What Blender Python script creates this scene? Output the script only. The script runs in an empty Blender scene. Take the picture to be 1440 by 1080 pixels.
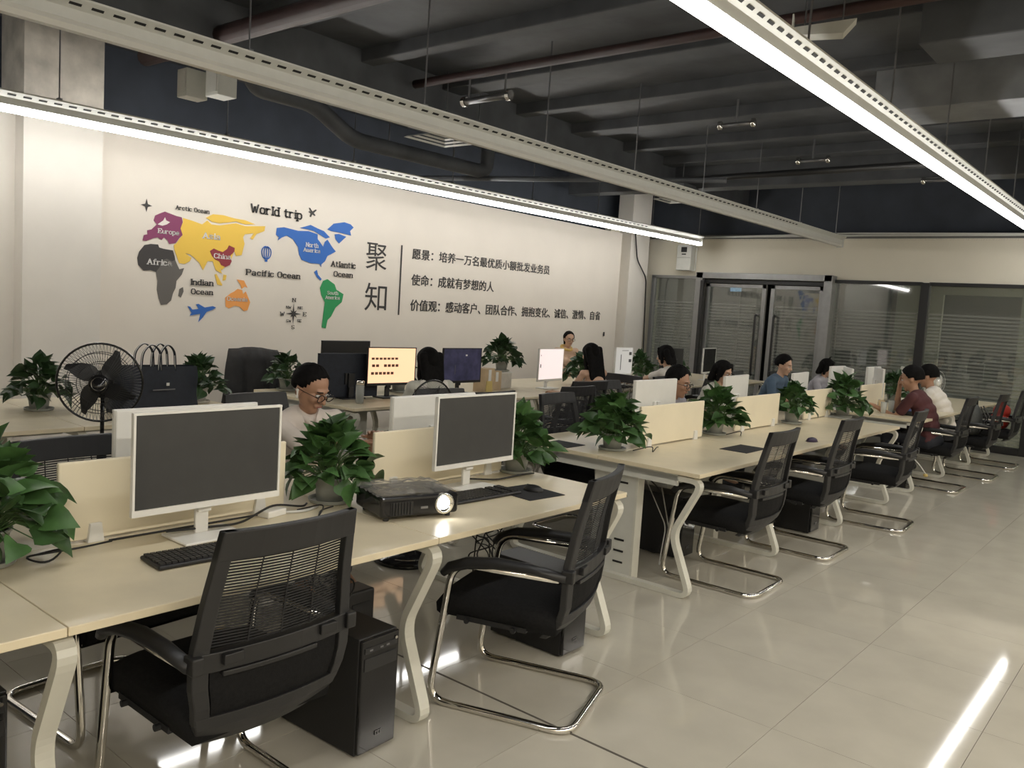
import bpy, bmesh, math, random
from mathutils import Vector, Matrix, Euler
S = bpy.context.scene
C = S.collection
PI = math.pi
R = math.radians

# ------------------------------------------------------------------ camera, world, lights, exposure
cam_data = bpy.data.cameras.new('camera')
cam = bpy.data.objects.new('camera', cam_data); C.objects.link(cam)
cam_data.sensor_width = 36; cam_data.lens = 1181.42/1440*36; cam_data.clip_end = 100
_r = Vector((0.76608, 0.63968, 0.06266)); _u = Vector((-0.10636, 0.03001, 0.99388)); _f = Vector((-0.63388, 0.76806, -0.09103))
M4 = Matrix((( _r.x, _u.x, -_f.x, 0), (_r.y, _u.y, -_f.y, 0), (_r.z, _u.z, -_f.z, 1.63), (0, 0, 0, 1)))
cam.matrix_world = M4
S.camera = cam
S.view_settings.view_transform = 'Standard'; S.view_settings.look = 'None'
S.view_settings.gamma = 1; S.view_settings.use_curve_mapping = False
S.view_settings.exposure = 0.84
LAMP_STRENGTH = 13.0
world = bpy.data.worlds.new('world'); S.world = world; world.use_nodes = True
world.node_tree.nodes['Background'].inputs[0].default_value = (0.9, 0.95, 1, 1)
world.node_tree.nodes['Background'].inputs[1].default_value = 0.05

def area(name, loc, rot, sx, sy, power, col):
    l = bpy.data.lights.new(name, 'AREA'); l.shape = 'RECTANGLE'; l.size = sx; l.size_y = sy; l.energy = power; l.color = col
    o = bpy.data.objects.new(name, l); C.objects.link(o); o.location = loc; o.rotation_euler = rot
    return o
# lit tubes of the part of the room behind the camera and right of the frame
area('room_light', (1.6, 5.0, 2.9), (0, 0, 0), 0.12, 11, 150, (1, .93, .82))
area('room_light', (1.6, -2.0, 2.9), (0, 0, 0), 0.12, 4, 60, (1, .93, .82))
area('corridor_fill', (2.0, 15.6, 2.75), (0, R(25), 0), 1.6, 0.6, 170, (1, .95, .82))  # added fill light, kept out of view, to brighten the corridor behind the glass

# ------------------------------------------------------------------ materials
def mat(name, col, rough=.5, metal=0, noise=0.0, scale=12, emit=None, strength=0, bump=0, bscale=60, coat=0, trans=0, alpha=1, spec=.5, rand=0):
    m = bpy.data.materials.new(name); m.use_nodes = True
    nt = m.node_tree; b = nt.nodes['Principled BSDF']
    b.inputs['Base Color'].default_value = (*col, 1); b.inputs['Roughness'].default_value = rough
    b.inputs['Metallic'].default_value = metal; b.inputs['Coat Weight'].default_value = coat
    b.inputs['Transmission Weight'].default_value = trans; b.inputs['Alpha'].default_value = alpha
    b.inputs['Specular IOR Level'].default_value = spec
    tc = nt.nodes.new('ShaderNodeTexCoord')
    if noise:
        n = nt.nodes.new('ShaderNodeTexNoise'); n.inputs['Scale'].default_value = scale; n.inputs['Detail'].default_value = 4
        nt.links.new(tc.outputs['Object'], n.inputs['Vector'])
        r = nt.nodes.new('ShaderNodeValToRGB')
        r.color_ramp.elements[0].position = .3; r.color_ramp.elements[1].position = .7
        r.color_ramp.elements[0].color = (*[max(0, c*(1-noise)) for c in col], 1)
        r.color_ramp.elements[1].color = (*[min(1, c*(1+noise)) for c in col], 1)
        nt.links.new(n.outputs['Fac'], r.inputs['Fac'])
        out = r.outputs['Color']
        if rand:
            oi = nt.nodes.new('ShaderNodeObjectInfo'); mr = nt.nodes.new('ShaderNodeMapRange')
            mr.inputs['To Min'].default_value = 1-rand; mr.inputs['To Max'].default_value = 1+rand
            nt.links.new(oi.outputs['Random'], mr.inputs['Value'])
            hs = nt.nodes.new('ShaderNodeHueSaturation'); nt.links.new(out, hs.inputs['Color']); nt.links.new(mr.outputs[0], hs.inputs['Value'])
            out = hs.outputs['Color']
        nt.links.new(out, b.inputs['Base Color'])
    if bump:
        n2 = nt.nodes.new('ShaderNodeTexNoise'); n2.inputs['Scale'].default_value = bscale
        nt.links.new(tc.outputs['Object'], n2.inputs['Vector'])
        bp = nt.nodes.new('ShaderNodeBump'); bp.inputs['Strength'].default_value = bump; bp.inputs['Distance'].default_value = .01
        nt.links.new(n2.outputs['Fac'], bp.inputs['Height']); nt.links.new(bp.outputs[0], b.inputs['Normal'])
    if emit:
        b.inputs['Emission Color'].default_value = (*emit, 1); b.inputs['Emission Strength'].default_value = strength
    return m
MT = {}
def mk(name, *a, **k): MT[name] = mat(name, *a, **k)
mk('wall_paint', (.80, .74, .66), .7, noise=.02, scale=2)
mk('end_paint', (.78, .73, .61), .7, noise=.02, scale=2)
mk('column_paint', (.78, .74, .68), .7, noise=.03, scale=3)
mk('concrete', (.52, .48, .42), .85, noise=.25, scale=5, bump=.4, bscale=20)
mk('tile', (.49, .462, .39), .06, noise=.06, scale=3.5, spec=.6, rand=.02)
mk('grout', (.09, .08, .065), .8)
mk('ceiling_paint', (.068, .072, .080), .55, noise=.3, scale=2.5, bump=.3, bscale=8)
mk('beam_paint', (.082, .087, .096), .6, noise=.25, scale=3)
mk('duct_metal', (.27, .28, .30), .45, metal=.3, noise=.2, scale=4)
mk('red_pipe', (.05, .024, .022), .5, noise=.2, scale=6)
mk('dark_wall', (.05, .058, .075), .8, noise=.2, scale=2)
mk('lamp_body', (.62, .62, .58), .45, noise=.03)
mk('lamp_slot', (.02, .02, .02), .8)
mk('lamp_lit', (1, 1, 1), .4, emit=(1, .985, .95), strength=LAMP_STRENGTH)
mk('lamp_off', (.66, .65, .60), .4, noise=.02)
mk('steel_rod', (.25, .25, .26), .35, metal=.8, noise=.1)
mk('laminate', (.72, .635, .46), .32, noise=.04, scale=9, spec=.4)
mk('laminate_edge', (.72, .64, .46), .4, noise=.03)
mk('divider', (.82, .74, .56), .5, noise=.03, scale=5)
mk('white_metal', (.62, .61, .54), .38, noise=.03)
mk('cabinet', (.60, .60, .55), .45, noise=.03)
mk('slot_black', (.01, .01, .01), .6)
mk('white_plastic', (.78, .77, .73), .35, noise=.02)
mk('screen_off', (.05, .051, .052), .22, noise=.05, spec=.5)
mk('black_plastic', (.012, .012, .013), .42, noise=.1)
mk('dark_plastic', (.017, .017, .018), .5, noise=.1)
mk('gloss_black', (.010, .010, .011), .12)
mk('black_fabric', (.0085, .0085, .009), .9, noise=.3, scale=90, bump=.2, bscale=300, spec=.2)
mk('mesh_thread', (.012, .012, .013), .8, noise=.2)
mk('chrome', (.72, .70, .66), .10, metal=1, noise=.03)
mk('key', (.02, .02, .021), .45, noise=.1)
mk('mousepad', (.018, .018, .02), .8, noise=.1)
mk('leaf', (.046, .105, .03), .42, noise=.35, scale=14, rand=.35, spec=.45)
mk('leaf_dark', (.034, .075, .026), .42, noise=.4, scale=10, rand=.25)
mk('stem_green', (.08, .15, .05), .5, noise=.2)
mk('pot', (.33, .34, .31), .4, noise=.05)
mk('pot_clear', (.55, .52, .46), .3, noise=.1)
mk('soil', (.02, .015, .01), .9, noise=.4, scale=60)
mk('navy_bag', (.012, .016, .026), .7, noise=.2, scale=30)
mk('white_strap', (.7, .7, .68), .6, noise=.05)
mk('cardboard', (.50, .38, .24), .8, noise=.08)
mk('paper_cup', (.62, .50, .32), .6, noise=.03)
mk('skin', (.42, .235, .15), .5, noise=.06, scale=10)
mk('skin_light', (.56, .35, .24), .5, noise=.05, scale=10)
mk('hair', (.006, .0055, .0055), .8, noise=.4, scale=40, spec=.12)
mk('eye', (.02, .012, .01), .2); mk('eye_white', (.55, .52, .48), .3); mk('lip', (.33, .12, .09), .5)
mk('glasses', (.012, .01, .01), .25)
mk('polo', (.68, .61, .55), .85, noise=.04, bump=.2, bscale=30)
mk('tee_white', (.70, .66, .60), .85, noise=.04, bump=.2, bscale=30)
mk('tee_pale', (.56, .55, .48), .85, noise=.04, bump=.2, bscale=30)
mk('tee_blue', (.085, .13, .19), .85, noise=.08, bump=.2, bscale=30)
mk('tee_maroon', (.075, .022, .024), .85, noise=.08, bump=.2, bscale=30)
mk('tee_lilac', (.42, .40, .43), .85, noise=.06, bump=.2, bscale=30)
mk('peach_cloth', (.62, .42, .30), .85, noise=.05)
mk('yellow_cloth', (.72, .50, .16), .85, noise=.05)
mk('floral', (.36, .34, .26), .9, noise=.5, scale=45)
mk('dark_trousers', (.02, .022, .03), .9, noise=.1)
mk('jacket', (.028, .027, .027), .85, noise=.25, scale=8, bump=.6, bscale=14)
mk('backpack', (.10, .105, .10), .8, noise=.15, scale=15)
mk('red_bag', (.55, .04, .025), .55, noise=.12, scale=14, bump=.6, bscale=20)
mk('frame_steel', (.30, .30, .30), .35, metal=.5, noise=.06)
mk('frame_black', (.02, .02, .021), .4)
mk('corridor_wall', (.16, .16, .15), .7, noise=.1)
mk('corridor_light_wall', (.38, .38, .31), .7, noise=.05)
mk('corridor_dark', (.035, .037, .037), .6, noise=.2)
mk('poster', (.30, .22, .10), .7, noise=.3, scale=6)
mk('backlit', (.3, .5, .8), .5, noise=.6, scale=4, emit=(.35, .6, .9), strength=.5)
mk('scr_orange', (.9, .6, .4), .5, emit=(1.0, .62, .36), strength=.52)
mk('scr_white', (.9, .8, .8), .5, emit=(.92, .80, .78), strength=.42)
mk('scr_grey', (.5, .5, .5), .5, emit=(.62, .60, .56), strength=.3)
mk('scr_navy', (.03, .03, .06), .3, noise=.8, scale=9, emit=(.05, .05, .11), strength=.15)
mk('scr_text', (.15, .07, .04), .6); mk('scr_line', (.10, .10, .11), .6)
mk('led', (1, 1, 1), .3, emit=(1, 1, 1), strength=14)
mk('cable_black', (.012, .012, .012), .5); mk('cable_white', (.6, .6, .57), .5)
mk('yellow_note', (.55, .42, .15), .7); mk('blue_cloth', (.06, .08, .2), .7)
mk('dark_purple', (.03, .018, .055), .4, noise=.05)
mk('purple', (.26, .055, .14), .6); mk('wallwhite', (.84, .78, .74), .6); mk('africadark', (.055, .05, .05), .6)
mk('africagrey', (.14, .13, .12), .6); mk('yellow', (.88, .58, .09), .6); mk('red', (.30, .04, .055), .6)
mk('orange', (.90, .38, .10), .6); mk('blue', (.035, .15, .52), .6); mk('green', (.03, .33, .11), .6)
mk('ink', (.045, .042, .042), .6); mk('white', (.9, .88, .86), .6)
mk('film', (.30, .29, .27), .25, noise=.3, scale=20, alpha=.42)
mk('glass_cup', (.75, .78, .74), .08, alpha=.35, noise=.05)
# pane: dark reflective glass, printed with frosted bands whose pitch stays the same up the pane
def glass_mat():
    m = bpy.data.materials.new('striped_glass'); m.use_nodes = True; nt = m.node_tree; N = nt.nodes; L = nt.links
    b = N['Principled BSDF']; out = N['Material Output']
    b.inputs['Base Color'].default_value = (.40, .42, .39, 1); b.inputs['Roughness'].default_value = .45
    g = N.new('ShaderNodeBsdfGlossy'); g.inputs['Roughness'].default_value = .03; g.inputs['Color'].default_value = (.8, .8, .8, 1)
    t = N.new('ShaderNodeBsdfTransparent'); t.inputs['Color'].default_value = (.72, .75, .72, 1)
    clear = N.new('ShaderNodeMixShader'); clear.inputs[0].default_value = .14
    L.new(t.outputs[0], clear.inputs[1]); L.new(g.outputs[0], clear.inputs[2])
    hz = N.new('ShaderNodeMixShader'); hz.inputs[0].default_value = .13; L.new(clear.outputs[0], hz.inputs[1]); L.new(b.outputs[0], hz.inputs[2]); clear = hz
    fro = N.new('ShaderNodeMixShader'); fro.inputs[0].default_value = .27
    L.new(clear.outputs[0], fro.inputs[1]); L.new(b.outputs[0], fro.inputs[2])
    tc = N.new('ShaderNodeTexCoord'); sp = N.new('ShaderNodeSeparateXYZ'); L.new(tc.outputs['Object'], sp.inputs[0])
    def ma(op, a, v=None, b_=None):
        n = N.new('ShaderNodeMath'); n.operation = op; L.new(a, n.inputs[0])
        if v is not None: n.inputs[1].default_value = v
        if b_ is not None: L.new(b_, n.inputs[1])
        return n.outputs[0]
    fr = ma('FRACT', ma('MULTIPLY', sp.outputs['Z'], 1/.052))
    st = ma('GREATER_THAN', fr, .45)
    lo = ma('LESS_THAN', sp.outputs['Z'], 1.95)
    fac = ma('MULTIPLY', st, None, lo)
    mx = N.new('ShaderNodeMixShader'); L.new(fac, mx.inputs[0]); L.new(clear.outputs[0], mx.inputs[1]); L.new(fro.outputs[0], mx.inputs[2])
    L.new(mx.outputs[0], out.inputs[0]); MT['striped_glass'] = m
glass_mat()

# ------------------------------------------------------------------ mesh helpers
class MB:
    def __init__(s): s.v = []; s.f = []
    def add(s, vs, fs):
        n = len(s.v); s.v += [tuple(v) for v in vs]; s.f += [tuple(i+n for i in f) for f in fs]; return s
    def box(s, c, d, rot=None):
        x, y, z = d[0]/2, d[1]/2, d[2]/2
        vs = [Vector((a*x, b*y, e*z)) for a in (-1, 1) for b in (-1, 1) for e in (-1, 1)]
        if rot: m = Euler(rot).to_matrix(); vs = [m @ v for v in vs]
        vs = [v+Vector(c) for v in vs]
        return s.add(vs, [(0, 1, 3, 2), (4, 6, 7, 5), (0, 4, 5, 1), (2, 3, 7, 6), (0, 2, 6, 4), (1, 5, 7, 3)])
    def cyl(s, p0, p1, r0, r1=None, n=12):
        return s.tube([p0, p1], r0, n, radii=[r0, r0 if r1 is None else r1])
    def tube(s, path, r, n=8, radii=None, closed=False, cap=True, sx=1.0):
        P = [Vector(p) for p in path]; k = len(P)
        tang = []
        for i in range(k):
            a = P[(i-1) % k] if (closed or i > 0) else P[i]; b = P[(i+1) % k] if (closed or i < k-1) else P[i]
            t = (b-a); tang.append(t.normalized() if t.length > 1e-9 else Vector((0, 0, 1)))
        ref = Vector((0, 0, 1)) if abs(tang[0].z) < .9 else Vector((1, 0, 0))
        nx = tang[0].cross(ref).normalized(); vs = []
        for i in range(k):
            nx = (nx-tang[i]*nx.dot(tang[i])).normalized(); ny = tang[i].cross(nx)
            rr = radii[i] if radii else r
            for j in range(n):
                a = 2*PI*j/n; vs.append(P[i]+(nx*math.cos(a)*sx+ny*math.sin(a))*rr)
        fs = []
        for i in range(k if closed else k-1):
            for j in range(n):
                a = i*n+j; b = i*n+(j+1) % n; c = ((i+1) % k)*n+(j+1) % n; d = ((i+1) % k)*n+j
                fs.append((a, b, c, d))
        if cap and not closed: fs += [tuple(range(n-1, -1, -1)), tuple((k-1)*n+j for j in range(n))]
        return s.add(vs, fs)
    def bar(s, path, w, t, up):
        # flat bar swept along path; w along 'up' direction, t across
        P = [Vector(p) for p in path]; up = Vector(up).normalized(); vs = []
        for i, p in enumerate(P):
            a = P[max(0, i-1)]; b = P[min(len(P)-1, i+1)]; tg = (b-a).normalized(); sd = tg.cross(up).normalized()
            for e, g in ((-1, -1), (1, -1), (1, 1), (-1, 1)): vs.append(p+up*e*w/2+sd*g*t/2)
        fs = [(0, 1, 2, 3), tuple(len(vs)-4+i for i in (3, 2, 1, 0))]
        for i in range(len(P)-1):
            for j in range(4): fs.append((i*4+j, i*4+(j+1) % 4, i*4+4+(j+1) % 4, i*4+4+j))
        return s.add(vs, fs)
    def sph(s, c, r, rot=None, n=16, m=10):
        r = (r, r, r) if not hasattr(r, '__len__') else r; vs = []; fs = []
        mt = rot if isinstance(rot, Matrix) else (Euler(rot).to_matrix() if rot else Matrix.Identity(3))
        for i in range(1, m):
            for j in range(n):
                a = PI*i/m; b = 2*PI*j/n
                vs.append(mt @ Vector((r[0]*math.sin(a)*math.cos(b), r[1]*math.sin(a)*math.sin(b), r[2]*math.cos(a)))+Vector(c))
        vs.append(mt @ Vector((0, 0, r[2]))+Vector(c)); vs.append(mt @ Vector((0, 0, -r[2]))+Vector(c))
        for i in range(m-2):
            for j in range(n): fs.append((i*n+j, (i+1)*n+j, (i+1)*n+(j+1) % n, i*n+(j+1) % n))
        T, B = len(vs)-2, len(vs)-1
        for j in range(n): fs.append((T, j, (j+1) % n)); fs.append((B, (m-2)*n+(j+1) % n, (m-2)*n+j))
        return s.add(vs, fs)
    def cap(s, p0, p1, r0, r1, n=12):
        # capsule with tapering radius
        p0, p1 = Vector(p0), Vector(p1); t = p1-p0; L = t.length; t = t.normalized()
        path = []; rad = []
        for a in (-80, -50, -20): path.append(p0+t*r0*math.sin(R(a))); rad.append(r0*math.cos(R(a)))
        for a in (20, 50, 80): path.append(p1+t*r1*math.sin(R(a))); rad.append(r1*math.cos(R(a)))
        return s.tube(path, 0, n, radii=rad)
    def lathe(s, c, prof, n=24, axis='z', closed=False):
        vs = []; fs = []; k = len(prof)
        for r, z in prof:
            for j in range(n):
                a = 2*PI*j/n; p = (r*math.cos(a), r*math.sin(a), z)
                if axis == 'x': p = (z, r*math.cos(a), r*math.sin(a))
                if axis == 'y': p = (r*math.cos(a), z, r*math.sin(a))
                vs.append(Vector(p)+Vector(c))
        for i in range(k-1):
            for j in range(n): fs.append((i*n+j, i*n+(j+1) % n, (i+1)*n+(j+1) % n, (i+1)*n+j))
        if not closed: fs += [tuple(range(n-1, -1, -1)), tuple((k-1)*n+j for j in range(n))]
        return s.add(vs, fs)
    def prism(s, poly, fn, d):
        # poly in 2D mapped by fn(u,v,w); w from 0 to d
        n = len(poly); vs = [fn(u, v, 0) for u, v in poly]+[fn(u, v, d) for u, v in poly]
        return s.add(vs, [tuple(range(n)), tuple(range(2*n-1, n-1, -1))]+[(i, i+n, (i+1) % n+n, (i+1) % n) for i in range(n)])
    def xf(s, m): s.v = [tuple(m @ Vector(v)) for v in s.v]; return s
    def mesh(s, name, m, smooth=False, recalc=True):
        me = bpy.data.meshes.new(name); me.from_pydata(s.v, [], s.f)
        if recalc:
            bm = bmesh.new(); bm.from_mesh(me); bmesh.ops.recalc_face_normals(bm, faces=bm.faces); bm.to_mesh(me); bm.free()
        if smooth: me.polygons.foreach_set('use_smooth', [True]*len(me.polygons))
        me.materials.append(MT[m]); me.update(); return me
    def build(s, name, m, parent=None, smooth=False, bevel=0, loc=None, rz=0, seg=2):
        o = bpy.data.objects.new(name, s.mesh(name, m, smooth)); C.objects.link(o); o.parent = parent
        if loc: o.location = loc
        if rz: o.rotation_euler.z = rz
        if bevel:
            b = o.modifiers.new('bevel', 'BEVEL'); b.width = bevel; b.segments = seg; b.limit_method = 'ANGLE'
        if smooth:
            w = o.modifiers.new('wn', 'WEIGHTED_NORMAL') if bevel else None
        return o
def tag(o, label, cat, group=None, kind=None):
    if label: o['label'] = label
    if cat: o['category'] = cat
    if group: o['group'] = group
    if kind: o['kind'] = kind
    return o
def thing(name, label, cat, loc=(0, 0, 0), rz=0, group=None):
    o = bpy.data.objects.new(name, None); C.objects.link(o); o.location = loc; o.rotation_euler = (0, 0, rz); o.empty_display_size = .1
    return tag(o, label, cat, group)
def struct(o): o['kind'] = 'structure'; return o
def dup(root, loc, rz=0, label=None, group=None, rot=None):
    r = root.copy(); C.objects.link(r); r.location = loc; r.rotation_euler = rot or (0, 0, rz)
    if label: r['label'] = label
    if group: r['group'] = group
    for ch in list(root.children):
        c = ch.copy(); C.objects.link(c); c.parent = r
        for g in list(ch.children):
            d = g.copy(); C.objects.link(d); d.parent = c
    return r
def arc(c, r, a0, a1, n, fn):
    return [fn(c[0]+r*math.cos(a0+(a1-a0)*i/n), c[1]+r*math.sin(a0+(a1-a0)*i/n)) for i in range(n+1)]
def fillet(pts, r, n=5):
    # rounded polyline through 3D points
    P = [Vector(p) for p in pts]; out = [P[0]]
    for i in range(1, len(P)-1):
        a = (P[i-1]-P[i]); b = (P[i+1]-P[i]); ra = min(r, a.length*.48, b.length*.48)
        p0 = P[i]+a.normalized()*ra; p1 = P[i]+b.normalized()*ra
        for k in range(n+1):
            t = k/n; out.append((1-t)**2*p0+2*t*(1-t)*P[i]+t*t*p1)
    return out+[P[-1]]
random.seed(7)

# ------------------------------------------------------------------ room shell
XW, YE, ZW = -8.0, 13.6, 3.03
floor = struct(MB().box((-2.6, 6.6, -.06), (11.6, 19.6, .1)).build('floor', 'grout'))
tm = MB().box((0, 0, -.004), (.638, .638, .012)).mesh('tile', 'tile')
x0, y0 = -1.84+.32, 2.6+.32
nt_ = 0
for i in range(-10, 7):
    for j in range(-5, 18):
        x, y = x0+.64*i, y0+.64*j
        if y < -.9 and x > -1: continue
        if x < XW-.3 or y > YE-.05 or x > 2.7: continue
        # only tiles the photograph can show (the wedge in front of the camera)
        if (x*-.634+y*.768) < .3: continue
        if nt_ >= 298: continue
        nt_ += 1
        t = bpy.data.objects.new('tile', tm); C.objects.link(t); t.parent = floor; t.location = (x, y, 0)
rest = MB()
for i in range(-10, 7):
    for j in range(-5, 18):
        x, y = x0+.64*i, y0+.64*j
        if (x*-.634+y*.768) < .3 and x < 3 and y < 13.5: rest.box((x, y, -.004), (.638, .638, .012))
rest.build('tile_field', 'tile', floor)['kind'] = 'stuff'
MB().box((-2.4, 2.605, .0022), (2.2, .011, .001)).build('dark_joint', 'grout', floor)
corr = struct(MB().box((-3, 17, -.01), (12, 6.7, .02)).build('floor_corridor', 'tile'))
struct(MB().box((XW-.1, 7.75, ZW/2-.02), (.2, 9.35, ZW)).build('wall_left', 'wall_paint'))
struct(MB().box((XW-.55, 5, 2), (.1, 17.6, 4.2)).build('wall_far_left', 'dark_wall'))
col = struct(MB().box((XW-.12, 3.2, 1.52), (.5, .66, 3.04)).build('wall_column', 'column_paint'))
MB().box((XW-.12, 3.2, 3.55), (.5, .66, 1.0)).build('concrete_top', 'concrete', col)
struct(MB().box((XW-.15, .9, 1.5), (.2, 3.94, 3.0)).build('wall_left_near', 'column_paint'))
col2 = struct(MB().box((XW-.13, 13.0, 2.0), (.3, .62, 4.0)).build('wall_column_far', 'column_paint'))
struct(MB().box((XW-.28, 12.55, 1.6), (.12, .32, 3.2)).build('wall_recess', 'end_paint'))
# end wall: above and beside the glazing
we = struct(MB().box((-3.2, YE+.1, (2.37+ZW)/2), (9.9, .2, ZW-2.37)).build('wall_end', 'end_paint'))
MB().box((XW-.1, YE+.1, 1.2), (.2, .2, 2.36)).build('pier', 'end_paint', we)
MB().box((1.0, YE+.1, 1.2), (1.2, .2, 2.36)).build('pier', 'end_paint', we)
struct(MB().box((3.2, 5.3, 2), (.2, 17, 4.2)).build('wall_right', 'end_paint'))
struct(MB().box((-2.6, -3.2, 2), (11.8, .2, 4.2)).build('wall_back', 'end_paint'))
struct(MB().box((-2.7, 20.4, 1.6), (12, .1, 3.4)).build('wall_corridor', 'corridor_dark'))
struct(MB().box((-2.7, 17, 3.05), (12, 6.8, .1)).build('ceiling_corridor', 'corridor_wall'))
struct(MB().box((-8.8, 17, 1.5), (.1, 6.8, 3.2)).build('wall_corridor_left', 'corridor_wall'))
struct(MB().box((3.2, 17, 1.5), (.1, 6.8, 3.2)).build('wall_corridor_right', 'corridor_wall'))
# lighter partitions of the offices across the corridor
cp = struct(MB().box((-4.25, 16.9, 1.5), (.8, .1, 3)).build('trim_1', 'corridor_light_wall'))
MB().box((-1.3, 16.9, 1.5), (2.6, .1, 3)).build('panel', 'corridor_light_wall', cp)
MB().box((-7.6, 16.9, 1.5), (.35, .1, 3)).build('panel', 'corridor_wall', cp)
MB().box((-3.22, 16.9, 2.68), (1.3, .1, .66)).build('panel', 'corridor_light_wall', cp)
MB().box((-6.6, 17.06, 2.75), (4.2, .08, .5)).build('panel', 'corridor_wall', cp)
MB().box((-6.23, 17.04, 1.5), (.9, .05, 3.0)).build('panel', 'corridor_dark', cp)
tag(MB().box((-8.05, 17.6, 2.36), (.66, .04, .15)).build('backlit_sign', 'backlit'), 'blue backlit sign glowing high up behind the glass door', 'sign')
for sx in (-8.3, -7.8): MB().cyl((sx, 17.6, 2.43), (sx, 17.6, 3.0), .01, n=6).build('sign_hanger', 'frame_black', bpy.data.objects['backlit_sign'])
tag(MB().box((-6.23, 17.0, 2.11), (.45, .03, .36)).build('poster', 'poster'), 'brown and yellow poster behind the right leaf of the glass door', 'poster')

struct(MB().box((-2.7, YE+.25, 3.5), (12, .08, 1.2)).build('wall_above_glazing', 'dark_wall'))
# glazing: framed panes (windows) and a double door
def pane(name, n, xa, xb, zt, y=YE-.02):
    w = struct(MB().box(((xa+xb)/2, y, (zt+.1)/2), (xb-xa, .012, zt-.1)).build(name, 'striped_glass'))
    return w
def bars(rects, name, m, parent, bev=.003):
    for (xa, xb, za, zb, y, t) in rects: MB().box(((xa+xb)/2, y, (za+zb)/2), (xb-xa, t, zb-za)).build(name, m, parent, bevel=bev)
w1 = pane('window_1', 1, -7.98, -7.04, 2.33)
bars([(-8.0, -7.94, 0, 2.37, YE-.03, .1), (-8.0, -7.04, 2.33, 2.38, YE-.03, .1), (-8.0, -7.04, 0, .1, YE-.03, .1)], 'frame_rail', 'frame_steel', w1)
w2 = pane('window_2', 2, -4.69, -3.38, 2.33)
bars([(-4.69, -3.4, 2.33, 2.38, YE-.03, .1), (-4.69, -3.4, 0, .1, YE-.03, .1)], 'frame_rail', 'frame_black', w2)
bars([(-3.41, -3.29, 0, 2.37, YE-.04, .12)], 'mullion', 'frame_black', w2)
w3 = pane('window_3', 3, -3.32, -1.9, 2.33)
bars([(-3.3, .4, 2.33, 2.38, YE-.03, .1), (-3.3, -1.9, 0, .1, YE-.03, .1)], 'frame_rail', 'frame_black', w3)
bars([(-1.92, -1.84, 0, 2.37, YE-.04, .12)], 'mullion', 'frame_black', w3)
w4 = pane('window_4', 4, -1.84, .4, 2.33)
bars([(-1.84, .4, 0, .1, YE-.03, .1)], 'frame_rail', 'frame_black', w4)
fr = struct(MB().box((-5.865, YE-.08, 2.39), (2.35, .24, .1)).build('trim_2', 'frame_steel', bevel=.004))
bars([(-7.05, -6.92, 0, 2.44, YE-.08, .24), (-4.81, -4.68, 0, 2.44, YE-.08, .24)], 'door_jamb', 'frame_steel', fr)
bars([(-7.0, -4.72, 2.27, 2.33, YE-.06, .1)], 'transom_bar', 'frame_black', fr)
for n, (xa, xb) in ((1, (-6.9, -5.80)), (2, (-5.72, -4.84))):
    d = struct(MB().box(((xa+xb)/2, YE-.05, 1.16), (xb-xa-.1, .012, 2.1)).build('door_%d' % n, 'striped_glass'))
    bars([(xa, xa+.07, .02, 2.26, YE-.05, .05), (xb-.07, xb, .02, 2.26, YE-.05, .05)], 'stile', 'frame_steel', d)
    bars([(xa, xb, 2.2, 2.26, YE-.05, .05), (xa, xb, .02, .14, YE-.05, .05)], 'rail', 'frame_steel', d)
    hx = xb-.12 if n == 1 else xa+.12
    h = MB().tube(fillet([(hx, YE-.09, .75), (hx, YE-.15, .75), (hx, YE-.15, 1.75), (hx, YE-.09, 1.75)], .03), .022, 8)
    h.build('door_handle', 'frame_black', d, smooth=True)
# dark hinge strip inside the left jamb
MB().box((-6.9, YE-.22, 1.2), (.06, .05, 2.2)).build('hinge_strip', 'frame_black', fr)

# ceiling: slab, ribs, beams, ducts
ceil = struct(MB().box((-2.6, 5.2, 3.98), (11.8, 17.2, .16)).build('ceiling', 'ceiling_paint'))
for k in range(9):
    y = 4.1+k*1.12
    MB().box((-1.6, y, 3.85), (9.4, .16 if k % 2 else .28, .13)).build('rib', 'beam_paint', ceil, bevel=.01)
MB().box((-6.45, 7, 3.72), (.34, 13.2, .42)).build('beam', 'beam_paint', ceil, bevel=.01)
MB().box((-7.5, 7.8, 3.82), (.2, 11.6, .2)).build('beam', 'beam_paint', ceil, bevel=.01)
MB().box((-3.5, 11.2, 3.7), (9.4, .3, .42)).build('beam', 'beam_paint', ceil, bevel=.01)
MB().box((.6, 6.3, 3.72), (4.6, .5, .4)).build('beam', 'beam_paint', ceil, bevel=.01)
d = tag(MB().box((-.1, 7.75, 3.62), (4.6, .62, .34)).box((-1.2, 7.75, 3.62), (.03, .66, .38)).box((.2, 7.75, 3.62), (.03, .66, .38)).build('air_duct', 'duct_metal', bevel=.006), 'square grey sheet metal duct crossing right of the right lit tube', 'duct')
MB().cyl((-.9, 7.4, 3.8), (-.9, 7.4, 3.95), .015).build('hanger_rod', 'steel_rod', d)
MB().cyl((.6, 7.4, 3.8), (.6, 7.4, 3.95), .015).build('hanger_rod', 'steel_rod', d)
d = tag(MB().box((-.2, 10.2, 3.52), (2.4, 2.4, .3)).build('air_duct', 'duct_metal', bevel=.006), 'wide flat grey duct near the end wall beyond the right lit tube', 'duct')
MB().box((-.2, 9.3, 3.52), (2.46, .04, .36)).build('flange', 'duct_metal', d)
MB().box((-.2, 10.5, 3.52), (2.46, .04, .36)).build('flange', 'duct_metal', d)
tag(MB().tube([(-7.5, 3.72, 3.62), (3, 3.72, 3.62)], .075, 12).build('sprinkler_pipe', 'red_pipe', smooth=True), 'thick dark red pipe crossing the ceiling nearest the camera', 'pipe')
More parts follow.
